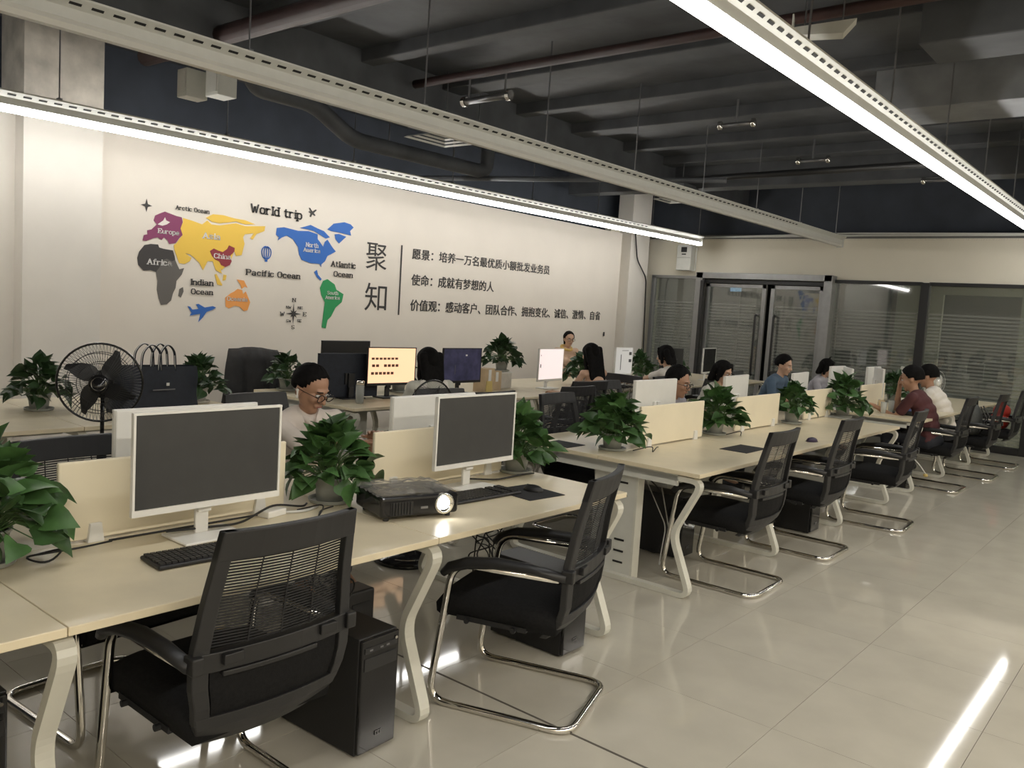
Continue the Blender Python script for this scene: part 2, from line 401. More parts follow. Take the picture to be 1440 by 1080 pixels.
tag(MB().tube([(-6.2, 5.75, 3.72), (3, 5.75, 3.72)], .04, 12).build('sprinkler_pipe', 'red_pipe', smooth=True), 'thinner dull red pipe crossing the middle of the ceiling', 'pipe')
p = tag(MB().tube(fillet([(-7.05, 4.5, 3.88), (-7.05, 4.5, 3.5), (-7.05, 5.2, 3.5), (-7.05, 5.7, 3.25), (-7.05, 7.8, 3.25), (-7.05, 7.8, 3.88)], .15), .085, 12).build('insulated_pipe', 'beam_paint', smooth=True), 'grey insulated pipe running along the left wall with a bend', 'pipe')
for y in (5.0, 6.2, 7.2): MB().cyl((-7.05, y, 3.2 if y > 5.6 else 3.45), (-7.05, y, 3.95), .008, n=6).build('hanger_rod', 'steel_rod', p)
tag(MB().tube([(-6.0, 9.2, 3.28), (-2.2, 9.0, 3.28)], .035, 10).build('conduit', 'frame_black', smooth=True), 'black conduit hung under the ribs by the middle tube', 'pipe')
tag(MB().tube([(-7.9, 7.3, 3.15), (-4.4, 8.9, 3.2)], .03, 10).build('conduit', 'beam_paint', smooth=True), 'grey conduit slanting above the left lit tube', 'pipe')
# square ceiling diffusers
def diffuser(loc, label, sc=1):
    t = thing('air_diffuser', label, 'air vent', loc, 0, 'square air diffusers')
    m = MB()
    for k, h in enumerate((.30, .235, .17, .105, .05)):
        a, b = h*sc, (h-.022)*sc; z = .018*k
        ring = [(-a, -a, z), (a, -a, z), (a, a, z), (-a, a, z), (-b, -b, z+.016), (b, -b, z+.016), (b, b, z+.016), (-b, b, z+.016)]
        m.add(ring, [(i, (i+1) % 4, 4+(i+1) % 4, 4+i) for i in range(4)])
    m.build('louvre', 'lamp_body', t)
    MB().box((0, 0, .16), (.56*sc, .56*sc, .12)).build('plenum_box', 'beam_paint', t)
    for sx, sy in ((-1, -1), (1, -1), (1, 1), (-1, 1)): MB().cyl((sx*.24*sc, sy*.24*sc, .2), (sx*.24*sc, sy*.24*sc, 3.9-loc[2]), .006, n=6).build('hanger_rod', 'steel_rod', t)
diffuser((-6.3, 6.3, 3.3), 'square white air diffuser hanging between the left and middle tubes')
diffuser((-6.15, 10.9, 3.3), 'smaller looking square diffuser near the end wall left of the middle tube', .8)
# loudspeaker and junction boxes on the ceiling
for k, (loc, dm, lab) in enumerate([((-7.14, 3.97, 3.4), (.16, .2, .24), 'pale square junction box hung at upper left'), ((-6.79, 4.04, 3.4), (.2, .18, .26), 'beige junction box beside the pale one at upper left')]):
    t = thing('junction_box', lab, 'box', loc)
    MB().box((0, 0, 0), dm).build('casing', 'cabinet', t, bevel=.005); MB().box((0, 0, .3), (.03, .03, .4)).build('bracket', 'steel_rod', t)
    MB().box((0, -dm[1]/2-.004, 0), (dm[0]*.8, .006, dm[2]*.8)).build('cover_plate', 'cabinet', t)
t = thing('emergency_light', 'dark metal tube fixture on the ceiling between the red pipe and the middle tube', 'lamp', (-5.3, 5.8, 3.5))
MB().cyl((-.26, 0, 0), (.26, 0, 0), .03, n=12).build('tube', 'steel_rod', t, smooth=True)
for s in (-1, 1): MB().lathe((s*.27, 0, 0), [(.045, -.02), (.045, .02)], 14, 'x').build('end_cap', 'chrome', t); MB().cyl((s*.22, 0, .02), (s*.22, 0, .2), .01).build('bracket', 'steel_rod', t)
for loc, lab in (((-3.95, 8.1, 3.62), 'twin headed chrome sprinkler fitting near the middle of the ceiling'), ((-3.9, 10.1, 3.6), 'small chrome pipe fitting farther back on the ceiling'), ((-2.7, 11.0, 3.45), 'small pale pipe fitting under the right ceiling ribs')):
    t = thing('pipe_fitting', lab, 'fitting', loc)
    MB().tube(fillet([(-.18, 0, 0), (.18, 0, 0)], .01), .022, 8).build('pipe', 'steel_rod', t, smooth=True)
    for s in (-1, 1): MB().lathe((s*.18, 0, 0), [(.02, -.02), (.045, -.01), (.045, .02), (.02, .03)], 10, 'x').build('coupling', 'chrome', t, smooth=True)
    MB().cyl((0, 0, 0), (0, 0, .25), .012, n=6).build('drop_rod', 'steel_rod', t)
t = thing('sheet_metal_offcut', 'bent cream metal plate above the right lit tube at the top edge', 'plate', (-2.05, 5.25, 3.42), R(20))
MB().prism([(-.17, 0), (.13, 0), (.2, .09), (-.17, .05)], lambda u, v, w: (u, v*.2+w, v), .12).build('plate', 'lamp_body', t)
MB().box((-.17, .06, .06), (.01, .14, .13)).build('flange', 'lamp_body', t)
for sx in (-.1, .12): MB().cyl((sx, .06, .04), (sx, .06, .5), .006, n=6).build('hanger_rod', 'steel_rod', t)

# suspended linear lamps
def linear_lamp(a, b, label, lit, z=2.93):
    a, b = Vector((*a, z)), Vector((*b, z)); L = (b-a).length; ang = math.atan2(-(b-a).x, (b-a).y)
    t = thing('linear_lamp', label, 'ceiling lamp', a, ang, 'long suspended tube lamps')
    # channel: flat spine with two sloping wings, running along +Y
    K = 1.55
    prof = [(p_*K, q_*K) for p_, q_ in [(-.02, -.005), (.02, -.005), (.02, .03), (.055, .055), (.055, .062), (-.055, .062), (-.055, .055), (-.02, .03)]]
    MB().prism(prof, lambda u, v, w: (u, w, v), L).build('channel', 'lamp_body', t)
    sl = MB()
    n = int(min(L, 12)/.11)
    for k in range(n):
        y = .06+k*.11
        for s in (-1, 1): sl.box((s*.0385*K, y, .0418*K), (.016, .06, .002), (0, -s*R(35.5), 0))
        sl.box((0, y, .062*K+.0005), (.022, .06, .002))
    so = sl.build('slots', 'lamp_slot', t); so['kind'] = 'stuff'
    MB().prism([(-.018, -.004), (.018, -.004), (.024, -.02), (.016, -.037), (-.016, -.037), (-.024, -.02)], lambda u, v, w: (u*K, w, v*K), L).build('diffuser', 'lamp_lit' if lit else 'lamp_off', t)
    y = .6
    while y < L:
        MB().cyl((0, y, .09), (0, y, 3.9-z), .006, n=6).build('hanger_rod', 'steel_rod', t)
        MB().box((0, y, .11), (.05, .03, .03)).build('hanger_clip', 'steel_rod', t)
        y += 1.45
    for y in (0, L): MB().box((0, y, .01), (.10, .012, .15)).build('end_cap', 'lamp_body', t)
linear_lamp((-7.36, -.6), (-6.87, 13.1), 'lit tube lamp along the left wall above the writing', True)
linear_lamp((-4.58, -.6), (-4.58, 13.3), 'unlit white tube lamp channel between the two lit ones', False)
linear_lamp((-1.76, -.6), (-1.76, 13.3), 'brightly lit tube lamp at the upper right over the aisle', True)
# conduit and cable on the end wall, power box
tag(MB().tube([(-7.95, 13.5, 3.05), (-4.2, 13.5, 3.07), (2.9, 13.5, 3.06)], .016, 8).tube([(-7.9, 13.46, 3.02), (-4.5, 13.46, 3.1), (2.9, 13.46, 3.03)], .012, 8).build('wall_conduit', 'cable_white', smooth=True), 'pair of thin pale conduits along the top of the end wall', 'pipe')
tag(MB().tube(fillet([(-7.95, 12.75, 3.1), (-7.93, 12.85, 2.6), (-7.93, 13.2, 2.3), (-7.93, 13.3, .9), (-7.93, 13.3, .1)], .1), .012, 6).build('wall_cable', 'cable_black', smooth=True), 'black cable running down the corner left of the glazing', 'cable')
t = thing('power_meter_box', 'cream electricity box on the end wall above the left pane', 'box', (-7.33, 13.5, 2.47))
MB().box((0, 0, .22), (.28, .16, .44)).build('casing', 'lamp_body', t, bevel=.006)
MB().box((0, -.083, .22), (.26, .006, .004)).build('seam', 'slot_black', t)
MB().box((0, -.084, .36), (.11, .008, .09)).build('meter_window', 'dark_plastic', t); MB().box((0, -.084, .28), (.08, .008, .02)).build('nameplate', 'dark_plastic', t)
MB().tube(fillet([(.14, 0, .42), (.2, 0, .42), (.2, 0, .0), (.14, 0, .0)], .03), .012, 6).build('side_conduit', 'lamp_body', t)
tag(MB().box((-7.985, 12.05, 1.27), (.012, .035, .07)).build('wall_switch', 'frame_black', bevel=.002), 'small black switch on the wall right of the last line of writing', 'switch')

# ------------------------------------------------------------------ writing and map on the left wall
DECALS = {
 'europe': ('purple', [(3.977, 2.045), (3.988, 2.097), (4.023, 2.108), (4.019, 2.146), (4.062, 2.159), (4.115, 2.213), (4.083, 2.247), (4.095, 2.296), (4.142, 2.322), (4.193, 2.346), (4.266, 2.329), (4.313, 2.318), (4.369, 2.312), (4.38, 2.265), (4.359, 2.201), (4.383, 2.139), (4.347, 2.103), (4.311, 2.051), (4.246, 2.037), (4.229, 2.07), (4.19, 2.096), (4.167, 2.068), (4.127, 2.089), (4.082, 2.076), (4.047, 2.059), (4.012, 2.044)]),
 'baltic_sea': ('wallwhite', [(4.12, 2.214), (4.177, 2.258), (4.194, 2.291), (4.207, 2.262), (4.246, 2.249), (4.214, 2.224), (4.169, 2.206)]),
 'north_africa': ('africadark', [(3.945, 1.935), (3.996, 2.003), (4.057, 2.019), (4.132, 2.021), (4.144, 1.993), (4.193, 1.984), (4.285, 1.978), (4.305, 1.924), (4.312, 1.886), (4.279, 1.869), (4.223, 1.891), (4.154, 1.859), (4.156, 1.808), (4.117, 1.753), (4.063, 1.766), (3.993, 1.757), (3.939, 1.808), (3.929, 1.875)]),
 'south_africa': ('africagrey', [(4.154, 1.859), (4.223, 1.891), (4.279, 1.869), (4.312, 1.886), (4.335, 1.839), (4.359, 1.797), (4.408, 1.813), (4.385, 1.746), (4.331, 1.68), (4.323, 1.609), (4.297, 1.554), (4.28, 1.483), (4.235, 1.442), (4.176, 1.433), (4.151, 1.495), (4.131, 1.58), (4.134, 1.667), (4.117, 1.753), (4.156, 1.808)]),
 'madagascar': ('africagrey', [(4.354, 1.531), (4.365, 1.602), (4.402, 1.622), (4.409, 1.578), (4.382, 1.515)]),
 'asia': ('yellow', [(4.382, 2.307), (4.474, 2.293), (4.591, 2.268), (4.648, 2.314), (4.693, 2.279), (4.79, 2.28), (4.871, 2.3), (4.973, 2.323), (5.08, 2.305), (5.329, 2.333), (5.32, 2.279), (5.223, 2.238), (5.182, 2.174), (5.149, 2.185), (5.19, 2.242), (5.083, 2.22), (5.063, 2.186), (5.083, 2.119), (5.053, 1.998), (4.986, 1.983), (4.963, 2.037), (4.925, 1.922), (4.885, 1.882), (4.826, 1.822), (4.8, 1.848), (4.831, 1.786), (4.755, 1.817), (4.721, 1.906), (4.662, 1.901), (4.615, 1.807), (4.574, 1.876), (4.514, 1.924), (4.465, 1.956), (4.417, 1.96), (4.485, 1.922), (4.467, 1.885), (4.411, 1.854), (4.354, 1.858), (4.304, 1.977), (4.293, 2.028), (4.32, 2.052), (4.383, 2.139), (4.359, 2.201), (4.384, 2.265)]),
 'siberian_coast': ('yellow', [(4.628, 2.338), (4.706, 2.384), (4.826, 2.389), (4.951, 2.372), (5.077, 2.368), (5.208, 2.338), (5.079, 2.324), (4.973, 2.341), (4.87, 2.318), (4.789, 2.301), (4.7, 2.305), (4.656, 2.329)]),
 'sumatra': ('yellow', [(4.746, 1.771), (4.766, 1.781), (4.835, 1.675), (4.835, 1.661), (4.78, 1.672)]),
 'borneo': ('yellow', [(4.848, 1.778), (4.883, 1.775), (4.874, 1.724), (4.84, 1.713)]),
 'china': ('red', [(4.684, 2.008), (4.727, 2.037), (4.778, 2.02), (4.829, 2.01), (4.879, 2.047), (4.899, 2.086), (4.966, 2.065), (4.963, 2.027), (4.913, 1.977), (4.936, 1.923), (4.916, 1.884), (4.865, 1.858), (4.814, 1.876), (4.792, 1.911), (4.741, 1.929), (4.71, 1.959)]),
 'australia': ('orange', [(4.877, 1.539), (4.937, 1.588), (4.979, 1.609), (5.02, 1.64), (5.073, 1.629), (5.086, 1.587), (5.117, 1.617), (5.175, 1.505), (5.146, 1.418), (5.103, 1.407), (5.048, 1.452), (4.984, 1.459), (4.922, 1.429), (4.884, 1.446)]),
 'new_guinea': ('orange', [(5.005, 1.738), (5.091, 1.732), (5.137, 1.656), (5.104, 1.669), (5.066, 1.642), (5.05, 1.688)]),
 'north_america': ('blue', [(5.467, 2.256), (5.476, 2.331), (5.567, 2.349), (5.755, 2.33), (5.9, 2.342), (6.024, 2.319), (6.027, 2.265), (6.067, 2.229), (6.107, 2.186), (6.129, 2.245), (6.166, 2.273), (6.247, 2.185), (6.293, 2.148), (6.225, 2.111), (6.175, 2.086), (6.141, 2.021), (6.092, 1.981), (6.093, 1.952), (6.067, 1.985), (5.942, 1.985), (5.819, 2.011), (5.78, 2.071), (5.764, 2.149), (5.689, 2.231), (5.605, 2.261), (5.549, 2.236), (5.493, 2.197), (5.507, 2.232)]),
 'arctic_island': ('blue', [(5.778, 2.364), (5.921, 2.414), (6.021, 2.385), (6.11, 2.365), (6.197, 2.303), (6.14, 2.283), (6.062, 2.315), (5.973, 2.35), (5.899, 2.358)]),
 'greenland': ('blue', [(6.159, 2.391), (6.245, 2.466), (6.4, 2.5), (6.494, 2.486), (6.541, 2.454), (6.49, 2.406), (6.509, 2.356), (6.328, 2.372), (6.211, 2.376)]),
 'greenland_tip': ('blue', [(6.265, 2.345), (6.329, 2.356), (6.436, 2.334), (6.335, 2.245), (6.28, 2.291)]),
 'central_america': ('blue', [(5.996, 1.888), (6.033, 1.915), (6.053, 1.861), (6.106, 1.814), (6.089, 1.796), (6.037, 1.83)]),
 'south_america': ('green', [(6.127, 1.795), (6.19, 1.819), (6.296, 1.764), (6.326, 1.703), (6.434, 1.657), (6.413, 1.561), (6.324, 1.494), (6.264, 1.387), (6.215, 1.344), (6.194, 1.243), (6.135, 1.254), (6.148, 1.383), (6.165, 1.55), (6.11, 1.629), (6.088, 1.71)]),
}
BLUE_PLANE = [(4.457, 1.434), (4.484, 1.43), (4.51, 1.4), (4.578, 1.41), (4.548, 1.456), (4.577, 1.461), (4.647, 1.427), (4.737, 1.445), (4.774, 1.432), (4.738, 1.409), (4.669, 1.382), (4.621, 1.317), (4.579, 1.275), (4.6, 1.361), (4.541, 1.35), (4.483, 1.339), (4.502, 1.367)]
DARK_PLANE = [(5.887, 2.603), (5.907, 2.602), (5.938, 2.566), (5.981, 2.595), (5.998, 2.589), (5.958, 2.552), (5.984, 2.528), (5.97, 2.52), (5.939, 2.536), (5.921, 2.5), (5.904, 2.506), (5.914, 2.543), (5.884, 2.555), (5.894, 2.564), (5.918, 2.563)]
BALLOON = [(5.296, 2.057), (5.354, 2.118), (5.414, 2.068), (5.359, 2.0), (5.343, 1.985), (5.373, 1.966)]
COMPASS = [(5.735, 1.4), (5.729, 1.514), (5.628, 1.397), (5.838, 1.404), (5.74, 1.29)]
STAR = [(4.008, 2.382), (4.006, 2.444), (3.94, 2.376), (4.075, 2.385), (4.009, 2.309)]
WORDS = [('World trip', 5.149, 2.463, 0.642, 0.085, 'ink'),
 ('Arctic Ocean', 4.305, 2.384, 0.355, 0.037, 'ink'),
 ('Europe', 4.131, 2.133, 0.209, 0.042, 'white'),
 ('Asia', 4.605, 2.133, 0.189, 0.054, 'white'),
 ('Africa', 4.03, 1.824, 0.242, 0.051, 'white'),
 ('China', 4.734, 1.943, 0.19, 0.045, 'white'),
 ('Indian', 4.481, 1.654, 0.245, 0.053, 'ink'),
 ('Ocean', 4.492, 1.561, 0.233, 0.049, 'ink'),
 ('Pacific Ocean', 5.118, 1.797, 0.679, 0.056, 'ink'),
 ('Atlantic', 6.235, 1.973, 0.356, 0.06, 'ink'),
 ('Ocean', 6.278, 1.861, 0.273, 0.055, 'ink'),
 ('North', 5.869, 2.167, 0.163, 0.044, 'white'),
 ('America', 5.838, 2.11, 0.227, 0.04, 'white'),
 ('South', 6.194, 1.644, 0.153, 0.037, 'white'),
 ('America', 6.171, 1.591, 0.205, 0.037, 'white'),
 ('Oceania', 4.898, 1.512, 0.238, 0.039, 'white'),
 ('N', 5.716, 1.536, 0.036, 0.037, 'ink'),
 ('S', 5.716, 1.229, 0.034, 0.04, 'ink'),
 ('W', 5.559, 1.374, 0.051, 0.042, 'ink'),
 ('E', 5.869, 1.38, 0.036, 0.041, 'ink'),
 ('NW', 5.635, 1.456, 0.061, 0.028, 'ink'),
 ('NE', 5.792, 1.455, 0.058, 0.028, 'ink'),
 ('SW', 5.642, 1.305, 0.061, 0.028, 'ink'),
 ('SE', 5.787, 1.309, 0.053, 0.028, 'ink')]
CHINESE = [('聚', 6.757, 1.973, 0.332, 0.332),
 ('知', 6.765, 1.477, 0.351, 0.34),
 ('愿景：培养一万名最优质小额批发业务员', 7.519, 2.165, 2.907, 0.135),
 ('使命：成就有梦想的人', 7.524, 1.829, 1.616, 0.145),
 ('价值观：感动客户、团队合作、拥抱变化、诚信、激情、自省', 7.53, 1.5, 4.382, 0.147)]
BAR = [(7.326, 2.321), (7.334, 1.439)]

def flat(poly, x=XW+.004, t=.003): return MB().prism(poly, lambda u, v, w: (x+w, u, v), t)
wm = thing('world_map_decal', 'colourful flat world map stickers with ocean names on the cream wall', 'wall decal', (0, 0, 0))
for k, (m, poly) in DECALS.items():
    flat(poly, XW+(.004 if k not in ('china', 'baltic_sea') else .0075)).build(k, m, wm)
flat(BLUE_PLANE).build('blue_aeroplane', 'blue', wm)
flat(DARK_PLANE).build('dark_aeroplane', 'ink', wm)
b = BALLOON; cy = (b[0][0]+b[2][0])/2; cz = b[0][1]; ry = (b[2][0]-b[0][0])/2; rz = b[1][1]-b[0][1]
bm_ = MB()
for k in (-1, -.5, 0, .5, 1):
    pts = [(cy+ry*k*math.cos(a), cz+rz*math.sin(a)*(1 if a > 0 else 1.25)) for a in [R(-80+16*i) for i in range(11)]]
    bm_.tube([(XW+.006, u, v) for u, v in pts], .006, 4)
bm_.box((XW+.006, cy, cz-rz*1.5), (.004, .03, .025)).build('balloon', 'blue', wm)
def star(c, r, r2, n, x=XW+.004):
    return [(c[0]+(r if i % 2 == 0 else r2)*math.cos(PI/2+i*PI/n)*.9, c[1]+(r if i % 2 == 0 else r2)*math.sin(PI/2+i*PI/n)) for i in range(2*n)]
cc = COMPASS[0]; rr = COMPASS[1][1]-cc[1]
flat(star(cc, rr, rr*.16, 4)).build('compass_star', 'ink', wm)
q = [(cc[0]+(u-cc[0])*.707-(v-cc[1])*.707, cc[1]+(u-cc[0])*.707+(v-cc[1])*.707) for u, v in star(cc, rr*.55, rr*.16, 4)]
flat(q, XW+.0075).build('compass_star', 'ink', wm)
cs = STAR[0]; flat(star(cs, STAR[1][1]-cs[1], .02, 4)).build('small_star', 'ink', wm)
# slab lettering: strokes on a 4 x 7 grid, with slab feet on the upright strokes
GL = {
 'W': ([(0, 7), (1.4, 0), (2.5, 5), (3.6, 0), (5, 7)],), 'A': ([(0, 0), (2, 7), (4, 0)], [(.8, 2.4), (3.2, 2.4)]), 'P': ([(0, 0), (0, 7)], [(0, 7), (3, 7), (3.8, 6), (3.8, 4.4), (3, 3.4), (0, 3.4)]),
 'I': ([(1, 0), (1, 7)],), 'O': ([(1, 0), (0, 1.5), (0, 5.5), (1, 7), (3, 7), (4, 5.5), (4, 1.5), (3, 0), (1, 0)],), 'C': ([(4, 5.4), (3, 7), (1, 7), (0, 5.5), (0, 1.5), (1, 0), (3, 0), (4, 1.6)],),
 'E': ([(0, 0), (0, 7)], [(0, 7), (3.8, 7), (3.8, 5.8)], [(0, 3.6), (2.6, 3.6)], [(0, 0), (3.8, 0), (3.8, 1.2)]), 'N': ([(0, 0), (0, 7)], [(0, 7), (4, 0)], [(4, 0), (4, 7)]),
 'S': ([(3.8, 5.6), (3, 7), (1, 7), (0, 5.6), (.6, 4.2), (3.4, 2.8), (4, 1.4), (3, 0), (1, 0), (0, 1.4)],),
 'o': ([(.8, 0), (0, 1.2), (0, 3.6), (.8, 4.8), (2.4, 4.8), (3.2, 3.6), (3.2, 1.2), (2.4, 0), (.8, 0)],), 'r': ([(0, 0), (0, 4.8)], [(0, 3.4), (1.2, 4.8), (2.4, 4.6)]), 'l': ([(.6, 0), (.6, 7)],),
 'd': ([(3, 0), (3, 7)], [(3, 4), (2, 4.8), (.8, 4.8), (0, 3.6), (0, 1.2), (.8, 0), (2, 0), (3, .8)]), 't': ([(1, 6.6), (1, .8), (1.8, 0), (2.6, .3)], [(0, 4.8), (2.4, 4.8)]), 'i': ([(.6, 0), (.6, 4.8)], [(.6, 6.3), (.6, 7.1)]),
 'p': ([(0, -2), (0, 4.8)], [(0, 4), (1, 4.8), (2.4, 4.8), (3.2, 3.6), (3.2, 1.2), (2.4, 0), (1, 0), (0, .8)]), 'c': ([(3, 3.8), (2.3, 4.8), (.8, 4.8), (0, 3.6), (0, 1.2), (.8, 0), (2.3, 0), (3, 1)],),
 'e': ([(0, 2.5), (3.1, 2.5), (3.1, 3.7), (2.3, 4.8), (.8, 4.8), (0, 3.6), (0, 1.2), (.8, 0), (2.3, 0), (3, .8)],), 'a': ([(.3, 4.2), (1, 4.8), (2.2, 4.8), (2.9, 4), (2.9, .4), (3.5, 0)], [(2.9, 2.8), (.8, 2.6), (0, 1.6), (0, .8), (.8, 0), (2, 0), (2.9, .9)]),
 'n': ([(0, 0), (0, 4.8)], [(0, 3.8), (1.2, 4.8), (2.4, 4.8), (3, 4), (3, 0)]), 'f': ([(.9, 0), (.9, 6), (1.6, 7), (2.6, 6.9)], [(0, 4.8), (2.2, 4.8)]), 'u': ([(0, 4.8), (0, .9), (.8, 0), (1.8, 0), (3, .9)], [(3, 0), (3, 4.8)]),
 'h': ([(0, 0), (0, 7)], [(0, 3.8), (1.2, 4.8), (2.4, 4.8), (3, 4), (3, 0)]), 'm': ([(0, 0), (0, 4.8)], [(0, 3.8), (1.2, 4.8), (2, 4.4), (2.2, 3.6), (2.2, 0)], [(2.2, 3.8), (3.4, 4.8), (4.2, 4.4), (4.4, 3.6), (4.4, 0)]), 's': ([(2.8, 4), (2.2, 4.8), (.8, 4.8), (.2, 3.8), (.8, 2.7), (2.4, 2.2), (2.9, 1.2), (2.3, 0), (.7, 0), (0, .9)],), ' ': ()}
def word(s, y, z, wd, h, m, bold=1.0):
    mb = MB(); x = 0; pens = []
    for ch in s:
        g = GL[ch]; w = max([p[0] for st in g for p in st], default=1.4)
        for st in g:
            pens.append([(p[0]+x, p[1]) for p in st])
            if ch in 'IErnmhliphdfPNA':
                for e in (st[0], st[-1]):
                    vert = len(st) > 1 and any(abs(q[0]-e[0]) < .01 and abs(q[1]-e[1]) > 1 for q in st) or ch == 'A' and e[1] == 0
                    if vert and e[1] in (0, 7, 4.8, -2) and not (ch == 'i' and e[1] > 5): pens.append([(e[0]+x-.75, e[1]), (e[0]+x+.75, e[1])])
        x += w+1.5
    tot = x-1.5; sy = wd/tot; sz = h/7; th = .55*bold
    for st in pens:
        for a, b2 in zip(st, st[1:]):
            d2 = Vector((b2[0]-a[0], b2[1]-a[1])); 
            if d2.length < .01: continue
            d2.normalize(); nx = Vector((-d2.y, d2.x))*th; ex = d2*th*.6
            q2 = [(a[0]-ex.x+nx.x, a[1]-ex.y+nx.y), (a[0]-ex.x-nx.x, a[1]-ex.y-nx.y), (b2[0]+ex.x-nx.x, b2[1]+ex.y-nx.y), (b2[0]+ex.x+nx.x, b2[1]+ex.y+nx.y)]
            mb.prism([(y+u*sy, z+v*sz) for u, v in q2], lambda u, v, w: (XW+.0095+w, u, v), .002)
    o = mb.build('lettering', m, wm); o['kind'] = 'stuff'; return o
for s, y, z, wd, h, m in WORDS: word(s, y, z, wd, h, m, 1.0 if len(s) > 2 else .9)
wt = thing('wall_writing', 'dark Chinese characters and vertical bar on the cream wall right of the map', 'wall lettering', (0, 0, 0))
for k, (s, y, z, wd, h) in enumerate(CHINESE):
    cu = bpy.data.curves.new('writing', 'FONT'); cu.body = s; cu.size = 1; cu.extrude = .002
    tmp = bpy.data.objects.new('writing', cu); C.objects.link(tmp)
    me = bpy.data.meshes.new_from_object(tmp.evaluated_get(bpy.context.evaluated_depsgraph_get()))
    bpy.data.objects.remove(tmp)
    xs = [v.co.x for v in me.vertices]; ys = [v.co.y for v in me.vertices]
    if xs:
        a, b2, c2, d2 = min(xs), max(xs), min(ys), max(ys)
        for v in me.vertices: v.co = (XW+.004+v.co.z*.5, y+(v.co.x-a)/(b2-a)*wd, z+(v.co.y-c2)/(d2-c2)*h)
    if k > 1:      # heavier strokes: the same outlines laid side by side
        vs = [v.co.copy() for v in me.vertices]; fs = [tuple(p.vertices) for p in me.polygons]; nv = len(vs); av = []; af = []
        for q, (dy, dz) in enumerate(((-.0035, -.001), (.0035, -.001), (0, .0022))):
            av += [(v.x+.0002*q, v.y+dy, v.z+dz) for v in vs]; af += [tuple(i+q*nv for i in f) for f in fs]
        me = bpy.data.meshes.new('text_line'); me.from_pydata(av, [], af)
    me.materials.clear(); me.materials.append(MT['ink'])
    o = bpy.data.objects.new('large_character' if k < 2 else 'text_line', me); C.objects.link(o); o.parent = wt
    if k > 1: o['kind'] = 'stuff'
(u0, v0), (u1, v1) = BAR
MB().box((XW+.006, (u0+u1)/2, (v0+v1)/2), (.006, .02, v0-v1)).build('vertical_bar', 'ink', wt)
# ------------------------------------------------------------------ desks
def leg_path():
    f = [(.30, .70), (.64, .70), (.70, .66), (.69, .60), (.555, .38), (.55, .34), (.665, .07), (.66, .03), (.60, .015), (.3, .015)]
    up = [(.25, 0, .700)]+fillet([(.45, 0, .700), (.705, 0, .700), (.535, 0, .365), (.68, 0, .018), (.45, 0, .018)], .075, 6)
    down = [(-p[0], p[1], p[2]) for p in reversed([Vector(q)[:] for q in up])]
    return up, down
LU, LD = leg_path()
leg_me = MB().bar([tuple(p) for p in LU]+[tuple(p) for p in LD]+[tuple(LU[0])], .05, .03, (0, 1, 0)).mesh('leg_frame', 'white_metal')
DH = .70
def desk_block(xc, ys, dividers, label, group='shared workstation desks'):
    t = thing('workstation_desk', label, 'desk', (xc, ys[0], 0), 0, group)
    o0 = ys[0]
    for a, b in zip(ys, ys[1:]):
        for s in (-1, 1):
            MB().box((s*DH/2, (a+b)/2-o0, .7375), (DH-.003, b-a-.003, .025)).build('tabletop', 'laminate', t, bevel=.0025)
            MB().box((s*.50, (a+b)/2-o0, .705), (.03, b-a-.1, .04)).build('support_beam', 'cabinet', t)
    MB().box((0, (ys[0]+ys[-1])/2-o0, .69), (.2, ys[-1]-ys[0]-.3, .06)).build('cable_tray', 'cabinet', t)
    n = len(ys)
    for i, y in enumerate(ys):
        yy = y-o0+(.045 if i == 0 else -.045 if i == n-1 else 0)
        g = bpy.data.objects.new('leg_frame', leg_me); C.objects.link(g); g.parent = t; g.location = (0, yy, 0)
    for y, s in ((ys[0]+.03, 1), (ys[-1]-.03, -1)):
        MB().box((0, y-o0, .69), (1.1, .02, .07)).build('end_rail', 'cabinet', t)
    for a, b in dividers:
        d = MB().box((0, (a+b)/2-o0, .895), (.018, b-a, .27)).build('divider_panel', 'divider', t, bevel=.006, seg=3)
        for y in (a+.12, b-.12):
            for sx in (1,):
                MB().prism([(-.028, .75), (.028, .75), (.019, .815), (-.019, .815)], lambda u, v, w: (-.022+w, u+y-o0, v), .044).build('clip', 'white_plastic', d, bevel=.002)
    return t
X1, X3 = -2.85, -5.86
desk_block(X1, [-.43, .90, 2.235, 3.56], [(1.15, 2.03), (2.50, 3.40)], 'cream shared desk nearest the camera with two dividers and the projector')
desk_mid = desk_block(X1, [4.33, 5.66, 6.99, 8.32], [(4.80, 5.70), (6.26, 7.12), (7.73, 8.50-.06)], 'cream shared desk in the middle of the room with a row of empty chairs')
desk_block(X1, [9.1, 10.43, 11.76, 13.0], [(9.35, 10.2)], 'cream shared desk beyond the middle one, near the glass wall')
desk_block(X3, [.9, 2.235, 3.56], [(.5+.5, 1.9)], 'cream shared desk at left by the wall carrying the big dark tote bag')
desk_block(X3, [4.31, 5.64, 6.97, 8.3, 9.63, 10.96, 12.29], [], 'long cream shared desk by the wall with the lit screens')

